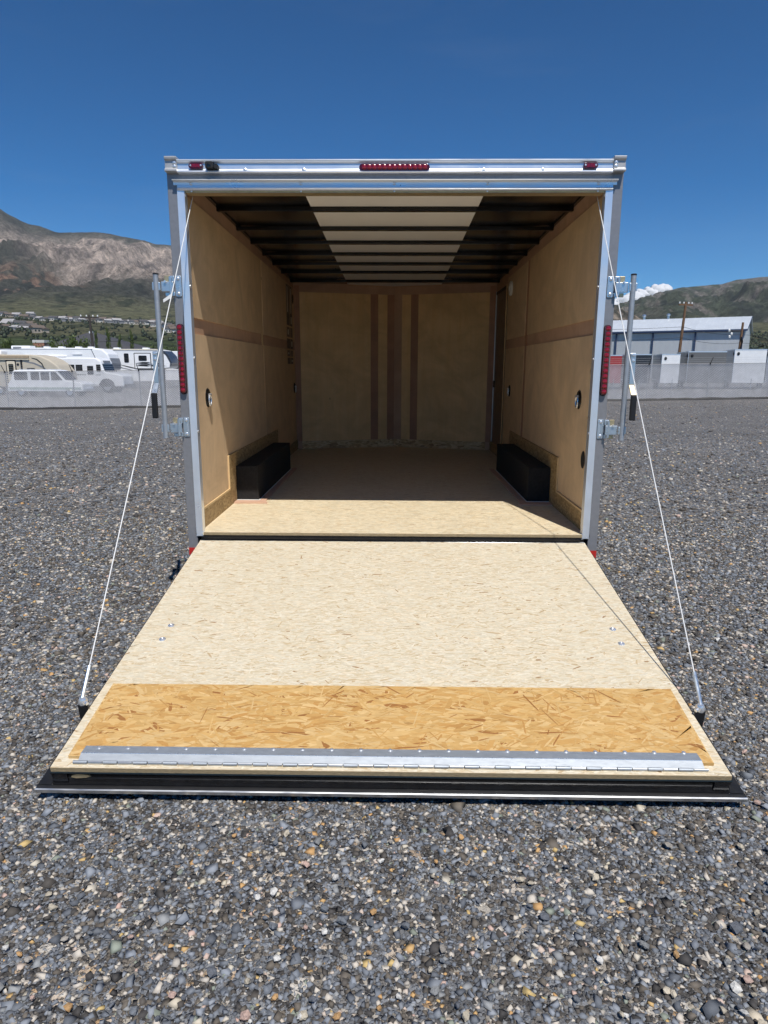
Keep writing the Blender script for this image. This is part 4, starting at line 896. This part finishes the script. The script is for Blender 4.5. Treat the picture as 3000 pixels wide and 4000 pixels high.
# enclosed trailers for sale on the right
CT = {k: simple('trailer_'+k, c, .35, mt_, .05, 2, coat=.4) for k, c, mt_ in (('red', (.34, .02, .022), 0), ('navy', (.012, .013, .024), 0), ('white', (.86, .865, .87), 0), ('charcoal', (.075, .07, .075), .3), ('silver', (.30, .33, .37), .3), ('charcoal_lit', (.17, .16, .155), .3))}  # white/silver and light/dark charcoal pairs: sun and shade put into the paint
def enclosed(label, x, y, rz, L, Wd, H, cs, cf, sx=None):
    """box trailer: the front face (toned as sunlit, the side often toned as shaded) looks along local -y, its long side along local -x"""
    o = empty('enclosed_trailer', (x, y, gz(x, y)-.02), rz); tag(o, label, 'trailer', 'enclosed trailers behind the fence')
    b = box('body', cs, o, .012, Wd, .012, L, .5, H, .01)
    box('front_panel', cf, o, .03, Wd-.02, 0, .0115, .52, H-.07); box('side_panel', cs, o, 0, .0115, .03, L-.02, .52, H-.07)
    box('top_trim', M['alu'], o, -.004, Wd+.01, -.006, .03, H-.07, H+.015); box('top_trim', M['alu'], o, -.006, .03, .03, L, H-.07, H+.015); box('corner_post', M['alu'], o, -.003, .028, -.004, .028, .5, H-.07)
    MB().lathe([(.13, 0), (.12, -.03), (.05, -.05), (.01, -.05)], (.28, -.001, H-.33), 'y', 14, (.8, 1)).build('side_vent', VK, o); MB().lathe([(.13, 0), (.12, -.03), (.05, -.05), (.01, -.05)], (-.001, .35, H-.33), 'x', 14, (1.4, 1)).build('side_vent', VK, o)
    for yy in (L*.5, L*.5+.85):
        t = MB().lathe([(.2, 0), (.33, .01), (.35, .05), (.35, .18), (.33, .2), (.2, .2)], (.02, yy, .35), 'x', 18).build('wheel', M['rubber'], o, True); MB().lathe([(.2, 0), (.15, -.03), (.02, -.02)], (.02, yy, .35), 'x', 12).build('rim', M['alu_dull'], t)
    box('fender', M['alu'], o, -.10, .0, L*.5-.5, L*.5+1.35, .72, .76); box('tongue', M['black'], o, Wd/2-.05, Wd/2+.05, -1.0, .0, .42, .5); MB().tube((Wd/2+.1, -.8, .02), (Wd/2+.1, -.8, .85), .03, 8).build('jack', M['galv'], o)
    return o
enclosed('dark red enclosed trailer partly behind the right lock bar', 16.8, 51.5, R(-14), 5., 1.35, 2.72, CT['red'], CT['red'])
enclosed('glossy navy black enclosed trailer between red and white trailers', 18.35, 51.0, R(-14), 5., 1.9, 2.76, CT['navy'], CT['navy'])
enclosed('white enclosed trailer with its side coloured as shaded left of the brown utility pole', 20.81, 50, R(-13), 5., 1.35, 2.72, CT['silver'], CT['white'])
enclosed('charcoal grey enclosed trailer with a wide face coloured as sunlit', 22.84, 50, R(-12.5), 5., 2.75, 2.90, CT['charcoal'], CT['charcoal_lit'])
enclosed('tallest white enclosed trailer at the right with its side coloured as shaded', 26.4, 50, R(-17), 5.2, 2.25, 3.06, CT['silver'], CT['white'])
enclosed('silver enclosed trailer cut off by the right picture edge', 29.8, 51.5, R(-18), 5.2, 2.3, 3.0, CT['silver'], CT['silver'])

# ================================================================== buildings beyond
def warehouse():
    P = Vector((57.4, 111.)); d = Vector((.866, -.5)); e = Vector((.5, .866))
    o = empty('metal_warehouse', (P.x, P.y, -1.), math.atan2(d.y, d.x)); tag(o, 'long blue grey metal warehouse with pale low pitched roof', 'building')
    Lb, Wb, he, hrg = 46., 16., 8.72, 11.0     # local x runs back along the wall (negative), local y is depth
    wm, n, l, b = newmat('ribbed_wall'); g = G(wm); 
    wv = n.new('ShaderNodeTexWave'); wv.inputs['Scale'].default_value = 1.6; wv.inputs['Distortion'].default_value = 0; l.new(g.coord(), wv.inputs['Vector'])
    l.new(g.ramp(g.noise(g.coord((1, 1, .2)), .8, 3), [(.3, (.47, .49, .505)), (.7, (.53, .55, .565))]), b.inputs['Base Color']); b.inputs['Roughness'].default_value = .5
    l.new(g.bump(wv.outputs[0], .4, .05), b.inputs['Normal'])
    rm = simple('pale_metal_roof', (.56, .60, .645), .45, .2, .05, .4); tb = simple('blue_trim', (.03, .05, .11), .5)
    MB().prism([(0, 0), (Wb, 0), (Wb, he), (Wb/2, hrg), (0, he)], -Lb, 0, 'x').build('wall', wm, o)
    ov = .35
    rf = MB().add([(x, y, z) for x in (-Lb-.4, .4) for y, z in ((-ov, he-.05), (Wb/2, hrg+.12), (Wb+ov, he-.05), (Wb+ov, he+.1), (Wb/2, hrg+.3), (-ov, he+.1))], [(0, 1, 7, 6), (1, 2, 8, 7), (2, 3, 9, 8), (3, 4, 10, 9), (4, 5, 11, 10), (5, 0, 6, 11), (0, 5, 4, 1), (1, 4, 3, 2), (6, 7, 10, 11), (7, 8, 9, 10)]).build('roof', rm, o)
    for x in np.arange(-Lb, .3, 1.1):
        MB().add([(x-.03, -ov, he+.1), (x+.03, -ov, he+.1), (x+.03, Wb/2, hrg+.3), (x-.03, Wb/2, hrg+.3), (x-.03, -ov, he+.15), (x+.03, -ov, he+.15), (x+.03, Wb/2, hrg+.35), (x-.03, Wb/2, hrg+.35)], [(0, 1, 2, 3), (4, 7, 6, 5), (0, 4, 5, 1), (1, 5, 6, 2), (2, 6, 7, 3), (3, 7, 4, 0)]).build('standing_seam', rm, rf)
    box('gutter', tb, o, -Lb-.4, .42, -ov-.18, -ov-.002, he-.22, he+.04); box('eave_soffit', tb, o, -Lb, 0, -ov, -.002, he-.30, he-.10)
    for x in (-.25, -7.4, -14.2, -20.4, -27., -34., -41.): box('downspout', tb, o, x-.13, x+.13, -.22, -.002, 0, he-.3)
    for x in (-13.2, -17.4, -26.): MB().lathe([(.22, 0), (.22, .6), (.34, .7), (.3, .95), (.02, 1.05)], (x, Wb/2, hrg+.2), 'z', 12).build('roof_ventilator', M['alu_dull'], rf, True)
    MB().prism([(-ov, he-.1), (-ov, he+.12), (Wb/2, hrg+.31), (Wb/2, hrg+.08)], .4, .46, 'x').build('rake_trim', tb, o)
warehouse()
o = empty('hip_roof_building', (-54, 122, -1.2)); tag(o, 'building with a broad dark grey hip roof behind the campers', 'building')
box('wall', HM[2], o, -10.5, 11., -8, 8, 0, 4.6)
MB().add([(-11.5, -9, 4.5), (12, -9, 4.5), (12, 9, 4.5), (-11.5, 9, 4.5), (-2.4, 0, 8.6), (-.6, 0, 8.6)], [(0, 1, 5, 4), (1, 2, 5), (2, 3, 4, 5), (3, 0, 4), (0, 3, 2, 1)]).build('roof', simple('dark_shingles', (.055, .055, .062), .85, 0, .15, 2, (1, 1, 6), bump=.3, bscale=8), o)
box('ridge_vent', VW, o, -1.9, -1.4, -.3, .3, 8.5, 8.85)
for x in (-7, -3, 1, 5): box('window', GL, o, x, x+1.6, -8.06, -7.99, 1.4, 3.2)
o = empty('brick_building', (-158, 300, -1.)); tag(o, 'small red brick building with a white parapet left of the hip roof', 'building')
box('wall', simple('brick_wall', (.36, .17, .11), .85, 0, .15, 1), o, -2.6, 2.4, 0, 8, 0, 12.4); box('parapet', HM[0], o, -2.7, 2.6, -.15, 8, 12.4, 13.6); box('window', GL, o, -1.6, -.4, -.06, .01, 8, 10); box('window', GL, o, .5, 1.7, -.06, .01, 8, 10)
# utility poles and wires
WD = simple('pole_wood', (.17, .095, .05), .85, 0, .25, 3, (6, 6, .5)); WDK = simple('pole_wood_dark', (.05, .042, .036), .85, 0, .25, 3, (6, 6, .5)); INS = M['white']
def pole(label, x, y, ztop, lean, mat, arm, rot=.3, extra=False):
    z0 = gz(x, y)-.3; o = empty('utility_pole', (x, y, z0)); tag(o, label, 'pole'); h = ztop-z0
    MB().tube((0, 0, 0), (lean, 0, h), .17, 10, .12).build('pole_shaft', mat, o, True)
    if arm:
        c = MB().box(-arm/2, arm/2, -.07, .07, h-.35, h-.20).build('crossarm', mat, o); c.rotation_euler.z = rot; c.location.x = lean
        for q in (-.45, -.15, .2, .45): MB().lathe([(.05, 0), (.08, .08), (.06, .2), (.01, .22)], (q*arm, 0, h-.2), 'z', 8).build('insulator', INS, c)
    if extra:
        for q, zz in ((-1.3, 1.0), (-1.2, 1.7), (-1.0, 1.4)): MB().lathe([(.11, 0), (.13, .2), (.05, .3)], (q, 0, h-zz), 'z', 8).build('insulator', INS, o); 
        MB().tube((lean*.9, 0, h-.9), (-1.3, 0, h-.9), .04, 6).build('crossarm', M['rubber'], o); MB().path([(.05, -.2, h-1.6), (.22, -.22, h-2.1), (.0, -.22, h-3.2), (.2, -.2, h-4.6)], .07, 6).build('conduit', M['rubber'], o)
    return o
pole('dark utility pole with a crossarm behind the white campers', -34.66, 75, 7.18, -.3, WDK, 2.0, .2)
pole('tall leaning brown utility pole before the metal warehouse', 30.15, 70, 8.28, .35, WD, 1.8, .35)
pole('shorter brown utility pole with conduits at the warehouse corner', 39.0, 75, 6.55, .15, WD, 0, 0, True)
def wire(label, pts, sag, r=.018):
    P = []
    for (a, b) in zip(pts[:-1], pts[1:]):
        a = Vector(a); b = Vector(b); P += [a.lerp(b, t)+Vector((0, 0, -sag*4*t*(1-t))) for t in np.linspace(0, 1, 13)]
    tag(MB().path(P, r, 5).build('overhead_wire', M['rubber']), label, 'wire')
wire('upper overhead wire meeting the tall leaning pole', [(9, 78, 5.9), (30.35, 69.8, 5.75), (39.05, 75, 5.2), (62, 62, 4.6)], .25); wire('lower overhead wire meeting the tall leaning pole', [(9, 78, 4.6), (30.3, 69.8, 4.65), (39, 75, 4.3), (62, 62, 3.8)], .3)
wire('overhead wire running right from the dark pole past the hip roof', [(-34.7, 75, 4.2), (-18, 70, 5.4), (0, 66, 6.2)], .3)

# ================================================================== loose gravel
def stones():
    import bmesh
    bm = bmesh.new(); bmesh.ops.create_icosphere(bm, subdivisions=1, radius=1)
    v0 = np.array([v.co[:] for v in bm.verts]); f0 = np.array([[v.index for v in f.verts] for f in bm.faces]); bm.free()
    vi, fi = v0, f0
    v0 = np.array([(x, y, z) for z in (-1, 1) for y in (-1, 1) for x in (-1, 1)])*.74; f0 = np.array([(0, 2, 3), (0, 3, 1), (4, 5, 7), (4, 7, 6), (0, 1, 5), (0, 5, 4), (2, 6, 7), (2, 7, 3), (0, 4, 6), (0, 6, 2), (1, 3, 7), (1, 7, 5)])
    pal = np.array([(.135, .147, .165), (.095, .103, .116), (.19, .205, .228), (.070, .062, .054), (.105, .09, .073), (.045, .042, .040), (.21, .215, .215), (.50, .44, .34), (.60, .585, .55), (.47, .28, .12), (.50, .35, .29), (.19, .21, .17), (.34, .31, .27)])
    pr = np.array([.19, .13, .13, .12, .15, .08, .05, .042, .034, .016, .02, .012, .02]); pr = pr/pr.sum()
    def cells(x0, x1, y0, y1, s, keep):
        g = np.stack(np.meshgrid(np.arange(x0, x1, s), np.arange(y0, y1, s)), -1).reshape(-1, 2); g = g+rng.uniform(-.5, .5, g.shape)*s
        dpt = g[:, 1]-CAM[1]; ok = np.abs(g[:, 0]-CAM[0]) < dpt*.60+.45
        ok &= ~((np.abs(g[:, 0]) < 1.19) & (g[:, 1] > -1.9)); return g[ok & (rng.random(len(g)) < keep)]
    def batch(c, rmed, sig, flat=.62):
        n = len(c); r = np.clip(rmed*np.exp(rng.normal(0, sig, n)), rmed*.45, rmed*2.4)
        q = rng.normal(size=(n, 4)); q /= np.linalg.norm(q, axis=1)[:, None]; a, b, c_, d = q.T
        Rm = np.stack([1-2*(c_*c_+d*d), 2*(b*c_-a*d), 2*(b*d+a*c_), 2*(b*c_+a*d), 1-2*(b*b+d*d), 2*(c_*d-a*b), 2*(b*d-a*c_), 2*(c_*d+a*b), 1-2*(b*b+c_*c_)], -1).reshape(n, 3, 3)
        sc_ = rng.uniform(.55, 1.25, (n, 1, 3)); v = (v0[None]+rng.uniform(-.42, .42, (n, len(v0), 3)))*sc_
        v = np.einsum('nij,nkj->nki', Rm, v); v[..., 2] *= flat; v *= r[:, None, None]
        t_ = np.clip((c[:, 1]-2)/28, 0, 1); tz = t_*t_*(3-2*t_)*np.clip(-.45+.015*c[:, 0], -.75, -.1)
        pos = np.concatenate([c, (tz-.009+r*rng.uniform(-.15, .35, n))[:, None]], 1)
        tone = np.minimum(pal[rng.choice(len(pal), n, p=pr)]*rng.uniform(1., 1.38, (n, 1)), np.array([.52, .47, .40]))
        return v+pos[:, None], tone
    def fade(c): return c[rng.random(len(c)) < np.clip((16-c[:, 1])/13, 0, 1)**1.3]
    bs = [batch(cells(-3.2, 3.2, -3.15, -.9, .0122, 1.), .0061, .34), batch(cells(-3.2, 3.2, -3.15, -.9, .042, .7), .0100, .3), batch(cells(-5, 5, -.9, 2.6, .0205, 1.), .0088, .34), batch(fade(cells(-10, 10, 2.6, 16, .055, 1.)), .013, .35), batch(cells(-24, 24, 9, 31, .15, .6), .015, .4)]
    V = np.concatenate([b[0] for b in bs]); tn = np.concatenate([b[1] for b in bs]); n = len(V)
    F = (f0[None]+(np.arange(n)*len(v0))[:, None, None]).reshape(-1, 3)
    m = attr_mat('loose_stone', .72, spec=.3)
    g = G(m); nz = g.noise(g.coord(), 260, 3, .6); b = m.node_tree.nodes['Principled BSDF']; m.node_tree.links.new(g.bump(nz, .25, .002), b.inputs['Normal'])
    o = np_mesh('loose_gravel', V.reshape(-1, 3), F, m, None, np.repeat(tn, len(v0), 0)); tag(o, 'loose crushed grey and tan gravel spread over the yard', 'gravel', kind='stuff')
    # the largest single stones
    sm, n_, l_, b_ = newmat('single_stone'); g = G(sm); oi = n_.new('ShaderNodeObjectInfo'); nz = g.noise(g.coord(), 1.6, 4)
    l_.new(g.mix(g.ramp(nz, [(.35, 0.), (.7, .5)]), oi.outputs['Color'], (.35, .33, .3), 'MULTIPLY'), b_.inputs['Base Color']); b_.inputs['Roughness'].default_value = .75; l_.new(g.bump(nz, .3, .05), b_.inputs['Normal'])
    shapes = []
    for i in range(10):
        mb = MB(); vv = vi*rng.uniform(.74, 1.15, (len(vi), 1))*rng.uniform(.6, 1.25, 3)*np.array([1, 1, .7]); mb.add([tuple(p) for p in vv], [tuple(int(k) for k in f) for f in fi]); me = mb.build('stone', sm, GROUND); shapes.append(me)
    lp = [(.50, .44, .34), (.60, .585, .55), (.47, .28, .12), (.50, .35, .29), (.34, .31, .27), (.16, .175, .195), (.12, .13, .15), (.21, .215, .215)]
    k = 0
    while k < 290:
        y = -3.0+2.6*random.random()**1.7; x = random.uniform(-1, 1)*((y-CAM[1])*.6+.2)
        if abs(x) < 1.31 and y > -2.1: continue
        o = shapes[k] if k < len(shapes) else linked(shapes[k % len(shapes)], GROUND)
        s = .0108*math.exp(random.gauss(0, .2)); o.location = (x, y, gz(x, y)+.004+s*.15); o.scale = (s, s, s); o.rotation_euler = (random.uniform(-.4, .4), random.uniform(-.4, .4), random.uniform(0, 6.3))
        c = random.choices(lp, (5, 5, 3, 3, 3, 6, 5, 3))[0]; f_ = random.uniform(.8, 1.15); o.color = (*[min(1, q*f_) for q in c], 1); k += 1
stones()

# ------------------------------------------------------------------ thin summer haze over the valley
def haze():
    mb = MB().box(-3700, 3700, -70, 5000, -3.0, 905); m = bpy.data.materials.new('haze'); m.use_nodes = True; n = m.node_tree.nodes; l = m.node_tree.links
    n.remove(n['Principled BSDF']); v = n.new('ShaderNodeVolumePrincipled'); v.inputs['Color'].default_value = (.86, .93, 1, 1); v.inputs['Density'].default_value = HAZE
    l.new(v.outputs[0], n['Material Output'].inputs['Volume'])
    tag(mb.build('haze', m), 'thin pale blue summer haze before the mountains', 'haze', kind='stuff')
HAZE = .000045
haze()
